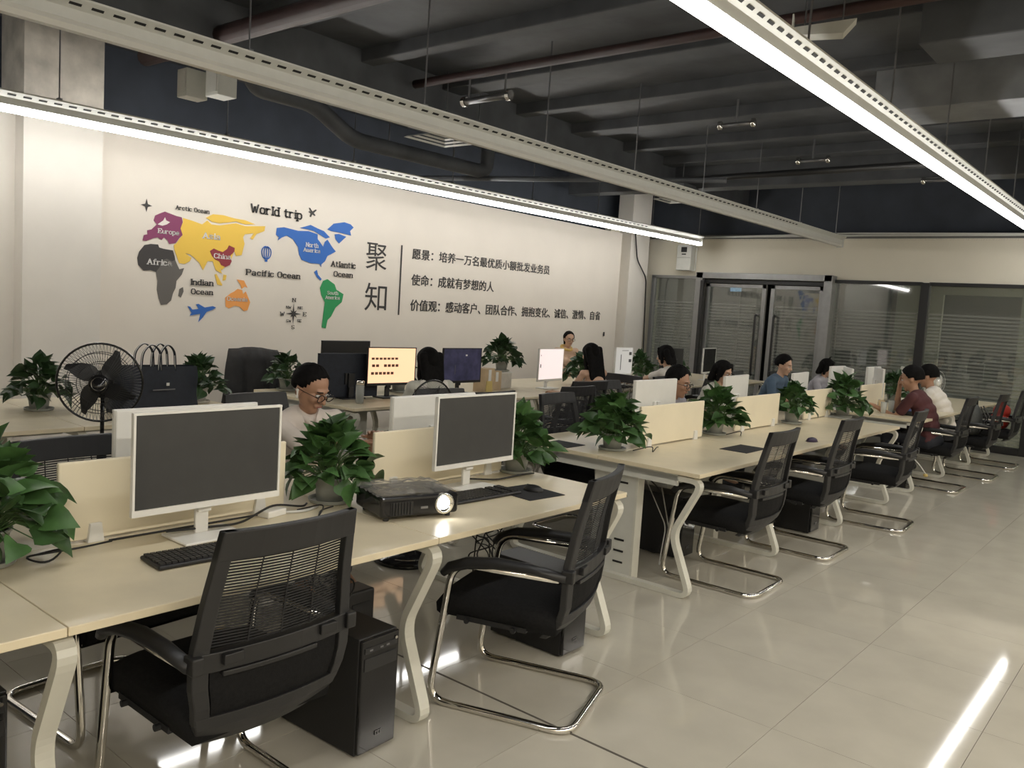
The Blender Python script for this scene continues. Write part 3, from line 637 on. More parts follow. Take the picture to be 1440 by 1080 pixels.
def pedestal(x, y, label, rz=0):
    t = thing('drawer_pedestal', label, 'cabinet', (x, y, 0), rz)
    MB().box((0, .26, .345), (.56, .5, .65)).build('body', 'cabinet', t, bevel=.003)
    MB().box((.29, .26, .34), (.02, .52, .68)).build('side_panel', 'cabinet', t, bevel=.003)
    for k in range(3):
        z = .56-.2*k
        d = MB().box((-.01, -.002, z), (.52, .018, .192)).build('drawer', 'cabinet', t, bevel=.002)
        for q in range(1): MB().box((.16, -.013, z+.03), (.10, .006, .012)).build('handle_slot', 'slot_black', d)
    return t
def end_panel(desk, x0, x1, y, right):
    xm = (x0+x1)/2-X1; yy = y-desk.location.y
    p = MB().box((xm, yy, .335), (x1-x0, .03, .67)).build('end_panel', 'cabinet', desk, bevel=.002)
    MB().box((x1-X1+.008, yy+.02, .335), (.016, .075, .67)).build('flange', 'white_metal', p)
    for z in (.60, .52, .24, .17, .10): MB().box((x1-X1-.09, yy-.0165, z), (.07, .004, .012)).build('slot', 'slot_black', p)
end_panel(desk_mid, -2.90, -2.60, 4.41, 1)
end_panel(desk_mid, -3.10, -2.70, 5.72, 1)
pedestal(-6.1, 4.48, 'white drawer pedestal under the left end of the long wall desk')

# ------------------------------------------------------------------ chair (front = +x)
def wch(z):  # half width of the back at height z
    pts = [(.34, .195), (.44, .24), (.56, .265), (.64, .265), (.8, .245), (1.0, .22)]
    for (a, p), (b, q) in zip(pts, pts[1:]):
        if z <= b: return p+(q-p)*(z-a)/(b-a)
    return pts[-1][1]
def xch(z, u=0):  # depth of the back at height z, u in -1..1 across
    pts = [(.36, -.22), (.42, -.275), (.50, -.30), (.58, -.305), (.66, -.305), (.8, -.325), (1.0, -.37)]
    r = pts[-1][1]
    for (a, p), (b, q) in zip(pts, pts[1:]):
        if z <= b: r = p+(q-p)*(z-a)/(b-a); break
    return r-.03*(1-u*u)
def slab(mb, z0, z1, u0, u1, th, nz=6, nu=6, uf=None):
    vs = []; fs = []
    for i in range(nz+1):
        z = z0+(z1-z0)*i/nz; w = wch(z)
        for j in range(nu+1):
            a0, a1 = (uf(z) if uf else (u0, u1)); u = a0+(a1-a0)*j/nu
            x = xch(z, u); vs += [(x+th/2, u*w, z), (x-th/2, u*w, z)]
    W = (nu+1)*2
    for i in range(nz):
        for j in range(nu):
            a = i*W+j*2
            fs += [(a, a+2, a+W+2, a+W), (a+1, a+W+1, a+W+3, a+3)]
    for i in range(nz):
        a = i*W; fs += [(a, a+W, a+W+1, a+1)]; a = i*W+nu*2; fs += [(a, a+1, a+W+1, a+W)]
    for j in range(nu):
        a = j*2; fs += [(a, a+1, a+3, a+2)]; a = nz*W+j*2; fs += [(a, a+2, a+3, a+1)]
    mb.add(vs, fs)
def make_chair():
    t = thing('office_chair', 'x', 'chair', (0, 0, 0), 0, 'black mesh office chairs')
    # seat: waterfall cushion
    sm = MB(); nu, nv = 10, 8; vs = []
    prof = [(-.27, .472), (-.12, .482), (0, .485), (.1, .487), (.18, .482), (.225, .465), (.245, .44), (.24, .405), (.2, .385)]
    for (x, z) in prof:
        for j in range(nu+1):
            u = -1+2*j/nu; e = abs(u)**4
            vs.append((x, u*.245*(1-.06*max(0, x/.25)**2), z-.022*e))
    n1 = len(vs)
    for (x, z) in prof:
        for j in range(nu+1):
            u = -1+2*j/nu; vs.append((min(x, .2), u*.23, min(.375, z) - (.0 if x < .2 else 0)))
    fs = []; W = nu+1
    for i in range(len(prof)-1):
        for j in range(nu):
            a = i*W+j; fs += [(a, a+1, a+W+1, a+W), (n1+a, n1+a+W, n1+a+W+1, n1+a+1)]
        fs += [(i*W, (i+1)*W, n1+(i+1)*W, n1+i*W), (i*W+nu, n1+i*W+nu, n1+(i+1)*W+nu, (i+1)*W+nu)]
    fs += [tuple(list(range(nu+1))+[n1+j for j in range(nu, -1, -1)])]
    L = (len(prof)-1)*W; fs += [tuple([L+j for j in range(nu, -1, -1)]+[n1+L+j for j in range(nu+1)])]
    sm.add(vs, fs); sm.build('seat', 'black_fabric', t, smooth=True)
    # back frame
    fm = MB()
    for s in (-1, 1): slab(fm, .44, 1.0, *( (s*.83, s*1.0) if s > 0 else (-1.0, -.83)), .028, 10, 1)
    slab(fm, .915, 1.0, -1, 1, .03, 2, 8)
    slab(fm, .345, .465, -1, 1, .03, 3, 8)
    f = fm.build('back_frame', 'dark_plastic', t, bevel=.004)
    lm = MB(); slab(lm, .60, .655, -.98, .98, .034, 2, 8); slab(lm, .585, .60, -.45, .7, .045, 1, 5)
    lm.box((-.345, .16, .635), (.02, .06, .03)).box((-.345, -.16, .635), (.02, .06, .03))
    lm.build('lumbar_bar', 'black_plastic', t, bevel=.003)
    mm = MB()
    z = .662
    while z < .915:
        w = wch(z); pts = [(xch(z, u)+.004, u*w*.84, z) for u in (-1, -.5, 0, .5, 1)]
        mm.bar(pts, .0048, .002, (0, 0, 1)); z += .0088
    for u in (-.4, 0, .4): mm.bar([(xch(zz, u)+.001, u*wch(zz), zz) for zz in (.66, .74, .82, .92)], .004, .0015, (0, 1, 0))
    m = mm.build('back_mesh', 'mesh_thread', t); m['kind'] = 'stuff'
    bm2 = MB(); slab(bm2, .465, .60, -.8, .8, .006, 3, 6); bm2.build('back_cloth', 'black_fabric', t)
    # arms
    for s in (-1, 1):
        am = MB(); y = s*.265
        path = [(-.31, y, .622), (-.17, y, .636), (-.03, y, .634), (.10, y, .615), (.175, y, .585), (.205, y, .555)]
        am.tube(path, .02, 10, radii=[.018, .02, .023, .024, .022, .015], sx=1.25)
        a = am.build('armrest', 'black_plastic', t, smooth=True)
        MB().box((-.315, s*.258, .63), (.05, .035, .05)).build('arm_bracket', 'black_plastic', t, bevel=.005)
    # sled frame
    pts = [(-.25, -.262, .622), (.13, -.262, .628), (.26, -.262, .60), (.225, -.262, .44), (.23, -.255, .015), (-.36, -.25, .015), (-.36, .25, .015), (.23, .255, .015), (.225, .262, .44), (.26, .262, .60), (.13, .262, .628), (-.25, .262, .622)]
    pts = [(-.28, -.25, .605), (.17, -.25, .60), (.25, -.25, .016), (-.36, -.25, .016), (-.36, .25, .016), (.25, .25, .016), (.17, .25, .60), (-.28, .25, .605)]
    MB().tube(fillet(pts, .085, 7), .0150, 12).build('sled_frame', 'chrome', t, smooth=True)
    MB().box((0, 0, .375), (.3, .47, .02)).tube([(.1, -.25, .37), (.1, .25, .37)], .011, 8).tube([(-.1, -.25, .37), (-.1, .25, .37)], .011, 8).build('seat_plate', 'black_plastic', t)
    return t
chair0 = make_chair(); chair_used = [False]
def chair(x, y, deg, label, group='black mesh office chairs'):
    if not chair_used[0]:
        chair_used[0] = True; chair0.location = (x, y, 0); chair0.rotation_euler = (0, 0, R(deg)); chair0['label'] = label; return chair0
    return dup(chair0, (x, y, 0), R(deg), label, group)
chair(-2.30, 1.41, 180, 'empty black mesh chair nearest the camera before the left monitor')
chair(-2.15, 2.70, 198, 'empty black mesh chair beside the projector desk, seen side on')
chair(-2.28, 4.91, 181, 'empty black mesh chair at the near end of the middle desk')
chair(-2.26, 6.09, 181, 'second empty black mesh chair along the middle desk, by the purple mouse')
chair(-2.14, 7.42, 184, 'third empty black mesh chair along the middle desk, before the cable with a yellow tip')
chair(-2.22, 9.75, 180, 'black mesh chair the person in the maroon shirt sits on')
chair(-2.12, 10.95, 180, 'black mesh chair holding the grey backpack')
chair(-2.10, 12.2, 180, 'farthest black mesh chair at right, with the red bag on it')
chair(-3.10, 1.47, 4, 'black mesh chair behind the left monitor on the far side of the near desk')
chair(-4.15, 3.0, 2, 'black mesh chair under the man in the white polo shirt')
chair(-2.75-1.2, 4.35, -8, 'black mesh chair standing in the gap between the near and the middle desk')
chair(-4.45, 5.85, 178, 'empty black mesh chair facing the lit screens, left of the woman in the floral top')
chair(-4.70, 6.45, 170, 'black mesh chair pushed to the wall desk before the dark blue screen')
chair(-4.42, 4.72, 180, 'black mesh chair under the woman with the very long hair')
chair(-4.70, 7.15, 268, 'sideways black mesh chair under the woman in the floral off-shoulder top')
chair(-4.48, 8.45, 180, 'black mesh chair under the woman reaching to her keyboard')
chair(-3.95, 6.62, 0, 'black mesh chair under the man with spiky hair')
chair(-4.05, 7.88, 0, 'black mesh chair under the woman in glasses with a bob')
chair(-4.2, 9.92, 0, 'black mesh chair under the man in the blue shirt')
chair(-4.05, 10.85, 0, 'black mesh chair under the woman with the hair tuft')
chair(-5.02, 10.1, 172, 'empty black mesh chair behind the man in the blue shirt at the wall desk')
chair(-4.65, 11.3, 180, 'black mesh chair at the far end of the wall desk')
chair(-3.42, 5.15, 2, 'black mesh chair pushed under the far side of the middle desk beside the first pothos')
jc = chair(-7.0, 4.65, -25, 'chair at the wall desk covered by a dark grey jacket')

# ------------------------------------------------------------------ monitors (screen faces +x)
def monitor(x, y, deg, label, scr='screen_off', body='white_plastic', w=.545, h=.33, zb=.865, tilt=0, content=None, group='desktop monitors', base='white_plastic'):
    t = thing('monitor', label, 'monitor', (x, y, .75), R(deg), group)
    zc = zb-.75+h/2
    MB().box((-.004, 0, zc), (.022, w, h)).build('back_shell', body, t, bevel=.006, seg=3)
    b = MB(); e = .008; x0 = .003
    b.box((x0, 0, zc+h/2-e/2+.001), (.0168, w+.0055, e)).box((x0, 0, zc-h/2+.010), (.0168, w+.0055, .022)).box((x0, w/2-e/2+.002, zc), (.016, e, h)).box((x0, -w/2+e/2-.002, zc), (.016, e, h))
    b.build('bezel', body, t)
    s = MB().box((.0085, 0, zc+.007), (.002, w-2*e, h-.03)).build('screen', scr, t)
    if content:
        for k, (u, v, du, dv, m) in enumerate(content):
            MB().box((.0100, (u-.5)*(w-.03), zc-h/2+.022+v*(h-.03)), (.0012, du*(w-.03), dv*(h-.03))).build('screen_text', m, s)
    MB().box((-.035, 0, zc-.09), (.02, .05, .22)).box((-.02, 0, zc-.03), (.02, .1, .1)).box((-.05, 0, .05), (.014, .05, .1)).build('neck', base, t, bevel=.003)
    MB().box((-.02, 0, .006), (.17, .24, .009)).build('foot', base, t, bevel=.003)
    return t
monitor(-2.66, 1.585, 0, 'large white framed monitor with a blank dark screen at the left of the near desk', w=.56, h=.345)
monitor(-2.66, 2.975, 0, 'white framed monitor with a blank dark screen behind the projector', w=.55, h=.34)
monitor(-3.08, 1.74, 180, 'white monitor back rising behind the left dark screen', w=.60, h=.35, zb=.81)
monitor(-3.08, 3.11, 180, 'white monitor back behind the screen near the projector', w=.60, h=.35, zb=.80)
monitor(-3.15, 5.50, 180, 'white monitor back in front of the man with spiky hair', w=.60, h=.36, zb=.80)
monitor(-3.15, 6.88, 186, 'white monitor back in front of the woman in glasses', w=.60, h=.36, zb=.80)
monitor(-3.12, 8.28, 186, 'white monitor back in front of the man in the blue shirt', w=.56, h=.36, zb=.80)
monitor(-3.12, 9.36, 180, 'small white monitor back in front of the woman with the hair tuft', w=.46, h=.32, zb=.89)
ct = []
random.seed(3)
for r_, (v, n, a) in enumerate(((.70, 7, .0), (.50, 7, .05), (.28, 6, 0))):
    for k in range(n): ct += [(.08+k*.085+a*.3, v, .062, .075 if r_ else .06, 'scr_text')] if not (r_ == 1 and k == 2) else []
monitor(-5.62, 5.10, -4, 'monitor with a bright peach screen and rows of dark characters', 'scr_orange', 'black_plastic', .54, .34, .865, content=ct, base='black_plastic')
monitor(-5.62, 6.02, 0, 'black monitor with a dark blue desktop screen, right of the long haired woman', 'scr_navy', 'black_plastic', .54, .34, .86, content=[(.6, .8, .05, .05, 'white'), (.3, .35, .02, .3, 'scr_line')], base='black_plastic')
monitor(-5.62, 7.46, 6, 'monitor with a blank pinkish white screen by the floral top', 'scr_white', 'white_plastic', .52, .36, .84, content=[(.05, .45, .035, .12, 'scr_line'), (.05, .8, .03, .03, 'scr_line')])
monitor(-5.60, 8.93, 4, 'monitor with a light grey document, right of the floral top', 'scr_grey', 'white_plastic', .44, .35, .87, content=[(.3, .45, .04, .6, 'scr_line'), (.88, .78, .16, .12, 'scr_line'), (.88, .5, .16, .12, 'scr_line'), (.55, .9, .4, .02, 'scr_line')])
monitor(-5.55, 11.15, 6, 'white edged monitor with a black screen near the glass wall', 'gloss_black', 'white_plastic', .48, .36, .86)
monitor(-5.6, 10.0, 8, 'black monitor left of the reaching woman', 'gloss_black', 'black_plastic', .4, .34, .86, base='black_plastic')
monitor(-5.75, 10.5, 176, 'black monitor back right of the reaching woman', 'gloss_black', 'black_plastic', .4, .34, .86, base='black_plastic')
monitor(-6.2, 5.05, 180, 'black monitor back beyond the peach screen', 'gloss_black', 'black_plastic', .56, .36, .86, base='black_plastic')
monitor(-5.75, 4.72, 176, 'large dark monitor back left of the peach screen', 'gloss_black', 'navy_bag', .62, .38, .76, base='black_plastic')
monitor(-5.9, .95, 30, 'edge of a black monitor at the far left of the frame', 'gloss_black', 'black_plastic', .5, .34, .80, base='black_plastic')
monitor(-2.95, 9.2, 28, 'tall white framed monitor turned to the person in maroon', 'screen_off', 'white_plastic', .46, .34, .87)
monitor(-2.95, 10.3, 28, 'second white framed monitor beyond the tall one', 'screen_off', 'white_plastic', .46, .32, .87)
monitor(-3.15, 10.75, 178, 'white monitor back beyond the two turned monitors', 'screen_off', 'white_plastic', .46, .3, .88)
monitor(-2.98, 11.5, 28, 'small far monitor beside the flowers near the person in white', 'screen_off', 'white_plastic', .4, .3, .88)

# ------------------------------------------------------------------ potted pothos
def leaf_mesh(name, L, W, fold, droop, m):
    pr = [(0, .0), (.03, .34), (.15, .5), (.35, .5), (.6, .36), (.82, .16), (1.0, 0)]
    vs = []; fs = []
    for t, w in pr:
        x = t*L; z = -droop*L*t*t
        if t in (.03,): x = -.04*L
        vs += [(x, -w*W, z+fold*w*W), (t*L if t != .03 else .06*L, 0, z), (x, w*W, z+fold*w*W)]
    for i in range(len(pr)-1):
        a = i*3; fs += [(a, a+1, a+4, a+3), (a+1, a+2, a+5, a+4)]
    return MB().add(vs, fs).mesh(name, m, smooth=True, recalc=False)
LEAVES = [leaf_mesh('leaf', .105, .098, .30, .30, 'leaf'), leaf_mesh('leaf', .092, .092, .22, .5, 'leaf'), leaf_mesh('leaf', .112, .088, .45, .2, 'leaf'), leaf_mesh('leaf', .080, .076, .3, .4, 'leaf')]
def leaf_places(n, seed, sc, hgt, spread):
    rnd = random.Random(seed); out = []
    for k in range(n):
        az = k*2.39996+rnd.uniform(-.3, .3); t = (k+.5)/n
        el = R(88-98*t**.7)+rnd.uniform(-.25, .25)
        rad = spread*(.50+.55*t)*rnd.uniform(.75, 1.12)
        p = Vector((math.cos(az)*math.cos(el)*rad, math.sin(az)*math.cos(el)*rad, .02+max(-.04, math.sin(el))*hgt*rnd.uniform(.85, 1.1)))
        pitch = R(-60+82*t)+rnd.uniform(-.6, .5)
        out.append((p*sc, az+rnd.uniform(-1.2, 1.2), pitch, rnd.uniform(-.9, .9), rnd.choice(range(4)), rnd.uniform(.66, 1.0)*sc))
    return out
def plant(x, y, label, seed, sc=1.0, n=78, individual=True, pot='pot', hgt=.18, spread=.17, z=.75, pr=.078, ph=.105, group='pothos in pots on the desks'):
    t = thing('potted_pothos', label, 'potted plant', (x, y, z), 0, group)
    MB().lathe((0, 0, 0), [(pr*.98, 0), (pr*1.12, .003), (pr*1.18, .018), (pr*1.12, .018), (pr*1.02, .006)], 24, closed=False).build('saucer', pot, t, smooth=True, bevel=.001)
    MB().lathe((0, 0, .006), [(pr*.72, 0), (pr*.8, ph*.5), (pr*.93, ph*.93), (pr*1.0, ph*.93), (pr*1.0, ph), (pr*.9, ph), (pr*.86, ph*.9)], 24).build('pot', pot, t, smooth=True)
    MB().lathe((0, 0, ph*.9), [(pr*.87, 0), (pr*.87, .006)], 18).build('soil', 'soil', t)
    st = MB(); fo = MB(); base = Vector((0, 0, ph*.92))
    for (p, az, pitch, roll, k, s) in leaf_places(int(n*1.3), seed, sc, hgt, spread):
        q = base+p
        mid = (base+q)/2+Vector((0, 0, .03)); b0 = base+Vector((p.x*.15, p.y*.15, 0))
        st.tube([b0, mid, q], .0022, 4, cap=False)
        if individual:
            o = bpy.data.objects.new('leaf', LEAVES[k].copy() if False else LEAVES[k]); C.objects.link(o); o.parent = t
            o.location = q; o.rotation_euler = Euler((roll, pitch, az), 'XYZ'); o.scale = (s, s, s)
        else:
            me = LEAVES[k]; m = Matrix.Translation(q) @ Euler((roll, pitch, az)).to_matrix().to_4x4() @ Matrix.Scale(s, 4)
            fo.add([m @ v.co for v in me.vertices], [tuple(pp.vertices) for pp in me.polygons])
    st.build('stems', 'stem_green', t)['kind'] = 'stuff'
    if not individual:
        fo.build('foliage', 'leaf_dark', t)['kind'] = 'stuff'
    return t
plant(-2.80, .92, 'big leafy pothos at the left edge of the frame on the near desk', 1, 1.15, 100)
plant(-2.84, 2.26, 'leafy pothos in a grey pot in the middle of the near desk beside the projector', 2, 1.02, 104)
plant(-2.80, 3.47, 'pothos at the far end of the near desk, right of its second monitor', 3, 1.05, 90)
plant(-2.92, 4.60, 'pothos on the near corner of the middle desk with a trailing leaf over the divider', 4, 1.1, 100)
plant(-2.88, 5.98, 'pothos on the middle desk between its first and second dividers', 5, 1.08, 92)
plant(-2.82, 7.38, 'pothos in a visible grey pot between the second and third dividers', 6, 1.0, 84, ph=.13)
plant(-2.75, 8.52, 'wide pothos at the far end of the middle desk after the last divider', 7, 1.25, 92)
plant(-5.95, 2.28, 'dark pothos on the wall desk left of the standing fan', 8, 1.05, 70, False)
plant(-5.95, 3.42, 'dark pothos on the wall desk right of the tote bag', 9, 1.05, 70, False, pot='pot_clear')
plant(-6.4, 4.55, 'pothos half hidden behind the man in the white polo', 10, 1.0, 60, False)
plant(-5.9, 6.95, 'pothos raised on a clear box right of the dark blue screen', 11, 1.1, 76, False, z=.93)
MBx = thing('storage_box', 'clear storage box under the raised pothos on the wall desk', 'box', (-5.9, 6.95, .75))
MB().box((0, 0, .085), (.16, .18, .165)).build('body', 'pot_clear', MBx, bevel=.004); MB().box((0, 0, .172), (.17, .19, .012)).build('lid', 'white_plastic', MBx, bevel=.003)
plant(-5.72, 8.22, 'pothos behind the pinkish white screen in front of the standing woman', 12, 1.15, 80, False)
plant(-5.85, 9.75, 'pothos right of the light grey document screen', 13, 1.15, 70, False)
plant(-5.9, 10.75, 'dim pothos right of the reaching woman', 14, 1.1, 60, False)
plant(-5.95, 5.5, 'pothos between the peach screen and the long haired woman', 15, .95, 50, False)
plant(-2.95, 10.95, 'leafy plant beside the two turned monitors at the far desk', 16, 1.15, 60, False)
# ------------------------------------------------------------------ people
def remesh(o, vox, smooth=2):
    m = o.modifiers.new('remesh', 'REMESH'); m.mode = 'VOXEL'; m.voxel_size = vox; m.use_smooth_shade = True
    if smooth: s = o.modifiers.new('smooth', 'SMOOTH'); s.factor = .5; s.iterations = smooth
def rotm(yaw, pitch=0, roll=0):
    # local x forward, y left, z up
    return (Matrix.Rotation(yaw, 3, 'Z') @ Matrix.Rotation(pitch, 3, 'Y') @ Matrix.Rotation(roll, 3, 'X'))
def ik(s, t, l1, l2, pole):
    s, t = Vector(s), Vector(t); d = t-s; L = min(d.length, (l1+l2)*.995); d.normalize()
    t = s+d*L; a = (l1*l1-l2*l2+L*L)/(2*L); h = math.sqrt(max(0, l1*l1-a*a))
    p = Vector(pole); p = (p-d*p.dot(d)).normalized()
    return s+d*a+p*h, t
def hand(mb, wrist, direc, palm_n, side, curl=.5, sc=1.0):
    d = Vector(direc).normalized(); n = Vector(palm_n); n = (n-d*n.dot(d)).normalized(); w = d.cross(n)*side
    mb.cap(Vector(wrist), Vector(wrist)+d*.03*sc, .024*sc, .026*sc, 10)
    for k in (-1, 0, 1): mb.cap(Vector(wrist)+d*.02*sc+w*.014*k*sc, Vector(wrist)+d*.075*sc+w*.024*k*sc, .017*sc, .013*sc, 8)
    for k, (off, L) in enumerate(((-.034, .062), (-.012, .074), (.011, .07), (.033, .055))):
        p = Vector(wrist)+d*.08*sc+w*off*sc; dd = (d+w*off*2.5).normalized(); c = curl*.5
        for seg, fr in enumerate((.45, .32, .25)):
            dd = (dd*math.cos(c)+n*math.sin(c)).normalized(); q = p+dd*L*fr*sc
            mb.cap(p, q, (.0095-.0008*seg)*sc, (.0088-.0008*seg)*sc, 7); p = q; c = curl*.8
    p = Vector(wrist)+d*.025*sc-w*.026*sc; dd = (d*.7-w*.7+n*.25).normalized()
    for L in (.038, .03): q = p+dd*L*sc; mb.cap(p, q, .0115*sc, .0098*sc, 7); p = q; dd = (dd+d*.5+n*.2).normalized()
def person(label, head, yaw, lean=14, hyaw=0, hpitch=0, hand_l=None, hand_r=None, skin='skin', top='tee_white', sleeves=.62, hair='short', glasses=False, female=False, vox=.009, legs=True, extra=None, neck_fwd=.05, elbows_out=.5, hscale=1.0, bare=False):
    F = Vector((math.cos(yaw), math.sin(yaw), 0)); Lf = Vector((-F.y, F.x, 0)); U = Vector((0, 0, 1))
    ln = R(lean); sp = F*math.sin(ln)+U*math.cos(ln)
    H = Vector(head)
    nb = H-(F*neck_fwd+U*.145)                       # base of the neck
    TL = .47 if female else .49
    hip = nb-sp*TL
    k = hip.z-.50                                     # keep the hips on the seat by bending the trunk
    hip = Vector((nb.x-F.x*(math.sin(ln)*TL), nb.y-F.y*(math.sin(ln)*TL), .52))
    sw = .165 if female else .19
    t = thing('person', label, 'person', (hip.x, hip.y, 0), 0)
    off = Vector((hip.x, hip.y, 0))
    loc = lambda p: Vector(p)-off
    hipL, nbL, HL = loc(hip), loc(nb), loc(H)
    yr = rotm(yaw)
    chest = nbL-(nbL-hipL).normalized()*.14
    sh = {s: nbL-(nbL-hipL).normalized()*.045+Lf*s*sw for s in (1, -1)}
    def bodyshape(mb, g, low=False):
        ax = (nbL-hipL); tiltm = rotm(yaw, math.atan2(ax.dot(F), ax.z))
        pr = [(-.02, .115, .17), (.12, .11, .155), (.28, .108, .145), (.45, .112, .155), (.62, .115, .165), (.78, .105, .17), (.9, .085, .15)]
        bend = -F*.035
        for a, d, w in pr:
            w = w*(.9 if female else 1)
            if low and a > .65: continue
            c = hipL+ax*a+bend*math.sin(PI*max(0, a))
            mb.sph(c, (d+g, w+g, .085+g), tiltm, 16, 10)
        if not low:
            for s in (1, -1): mb.cap(nbL-ax.normalized()*.05, sh[s], .055+g, .055+g)
        if female:
            for s in (1, -1): mb.sph(hipL+ax*.66+F*.09+Lf*s*.07, (.055+g, .06+g, .06+g))
    body = MB(); bodyshape(body, -.012)
    body.cap(nbL-Vector((0, 0, .03)), HL-Vector((0, 0, .05))-F*.015, .052 if not female else .043, .048 if not female else .04)
    # head
    hm = rotm(yaw+hyaw, hpitch); hs = (.97 if female else 1.03)*hscale
    def P(x, y, z): return HL+hm @ Vector((x*hs, y*hs, z*hs))
    def E(mb, c, r, n=16, m=12): mb.sph(P(*c), tuple(q*hs for q in r), hm, n, m)
    E(body, (-.012, 0, .030), (.092, .075, .083), 20, 14)
    E(body, (.018, 0, -.025), (.066, .060, .075))
    E(body, (.035, 0, -.070), (.042, .040, .038))
    E(body, (.060, 0, -.092), (.022, .024, .018))
    E(body, (.075, 0, .022), (.016, .045, .012))
    for s in (1, -1):
        E(body, (.058, s*.036, -.022), (.026, .022, .024)); E(body, (-.008, s*.075, -.012), (.018, .009, .030))
    body.cap(P(.082, 0, .012), P(.103, 0, -.026), .008*hs, .013*hs, 8)
    for s in (1, -1): body.cap(P(.092, s*.008, -.030), P(.086, s*.014, -.030), .008*hs, .006*hs, 8)
    body.cap(P(.083, .018, -.058), P(.083, -.018, -.058), .0085*hs, .0085*hs, 8)
    # arms
    shirt = MB(); bodyshape(shirt, .006, bare)
    defaults = {1: hipL+F*.42+Lf*.18+U*.25, -1: hipL+F*.42-Lf*.18+U*.25}
    wr = {}
    for s, tg in ((1, hand_l), (-1, hand_r)):
        T = loc(tg) if tg is not None else defaults[s]
        el, wrs = ik(sh[s], T, .275, .25, -F*.3+Lf*s*elbows_out-U*.8)
        wr[s] = wrs
        a0 = (.043, .040) if not female else (.037, .033)
        body.cap(sh[s], el, a0[0], a0[1]); body.cap(el, wrs, a0[1], .024 if not female else .021)
        if not bare: shirt.cap(sh[s], sh[s]+(el-sh[s])*sleeves, a0[0]+.016, a0[1]+.02)
        dr = (wrs-el).normalized()
        nn = (U*-1 if abs(dr.z) < .8 else F*-1 if (tg is None or True) else U)
        hand(body, wrs, dr, nn, s, .45, .95 if female else 1.03)
    tr = MB()
    if legs:
        for s in (1, -1):
            h0 = hipL+Lf*s*.09+Vector((0, 0, -.02)); kn = h0+F*.40+Lf*s*.04+Vector((0, 0, .02)); an = Vector((kn.x, kn.y, .10))-F*.03
            body.cap(h0, kn, .07, .05); body.cap(kn, an, .048, .035); body.cap(an, an+F*.13-Vector((0, 0, .05)), .033, .03)
            tr.cap(h0, kn, .088, .064); tr.cap(kn, an+Vector((0, 0, .03)), .062, .048)
            sho = MB(); sho.cap(an-F*.03-Vector((0, 0, .055)), an+F*.17-Vector((0, 0, .06)), .042, .036)
            so = sho.build('shoe', 'dark_plastic', t, smooth=True)
        tr.sph(hipL+Vector((0, 0, -.01)), (.14, .175, .10), yr, 16, 10)
    b = body.build('body', skin, t, smooth=True); remesh(b, vox)
    so = shirt.build('shirt', top, t, smooth=True); remesh(so, vox+.002, 4)
    if legs: to = tr.build('trousers', 'dark_trousers', t, smooth=True); remesh(to, .014, 3)
    # eyes, brows
    for s in (1, -1):
        mb = MB(); E(mb, (.079, s*.031, .002), (.010, .0145, .0065), 10, 8); mb.build('eye', 'eye_white', t, smooth=True)
        mb = MB(); E(mb, (.0865, s*.031, .001), (.0045, .006, .006), 8, 6); mb.build('pupil', 'eye', t, smooth=True)
        mb = MB(); mb.cap(P(.090, s*.018, .024), P(.080, s*.048, .024), .0035, .003, 6); mb.build('eyebrow', 'hair', t)
    mb = MB(); mb.cap(P(.089, .017, -.058), P(.089, -.017, -.058), .0045, .0045, 6); mb.build('mouth', 'lip', t, smooth=True)
    if glasses:
        g = MB()
        for s in (1, -1):
            g.tube([P(.106-.004*abs(math.sin(a)), s*.033+.024*math.cos(a), -.002+.019*math.sin(a)) for a in [2*PI*i/16 for i in range(16)]], .0026, 6, closed=True)
            g.tube([P(.104, s*.057, .004), P(.03, s*.082, .002), P(-.01, s*.083, .0)], .0022, 5)
        g.tube([P(.108, .009, .0), P(.108, -.009, .0)], .002, 5); g.build('eyeglasses', 'glasses', t)
    # hair: cap that dives under the skin over the face and neck
    hb = MB(); n, m = 40, 28; vs = []
    rnd = random.Random(len(label))
    for i in range(m+1):
        a = PI*i/m
        for j in range(n):
            c = 2*PI*j/n; x, y, z = math.sin(a)*math.cos(c), math.sin(a)*math.sin(c), math.cos(a)
            lim = {'short': .36, 'spiky': .40, 'bob': .50, 'long': .50, 'tail': .38, 'tuft': .5, 'mop': .42}[hair]   # front hairline
            front = x*1.0-z*.55
            under = (front > lim) or (hair in ('short', 'spiky', 'mop', 'tail') and z < (-.12 if x > -.25 else -.50))
            k = .90 if under else 1.10
            if hair in ('bob', 'long', 'tuft') and not under: k = 1.16
            if hair == 'mop' and not under: k = 1.14+.10*max(0, z)
            if hair == 'spiky' and not under: k = 1.08+.20*max(0, z)*(.5+.5*rnd.random())
            if not under: k += .015*math.sin(c*9+a*5)
            vs.append(P(-.012+x*.092*k, y*.078*k, .025+z*.088*k))
    fs = [(i*n+j, i*n+(j+1) % n, (i+1)*n+(j+1) % n, (i+1)*n+j) for i in range(m) for j in range(n)]
    hb.add(vs, fs); ho = hb.build('hair', 'hair', t, smooth=True)
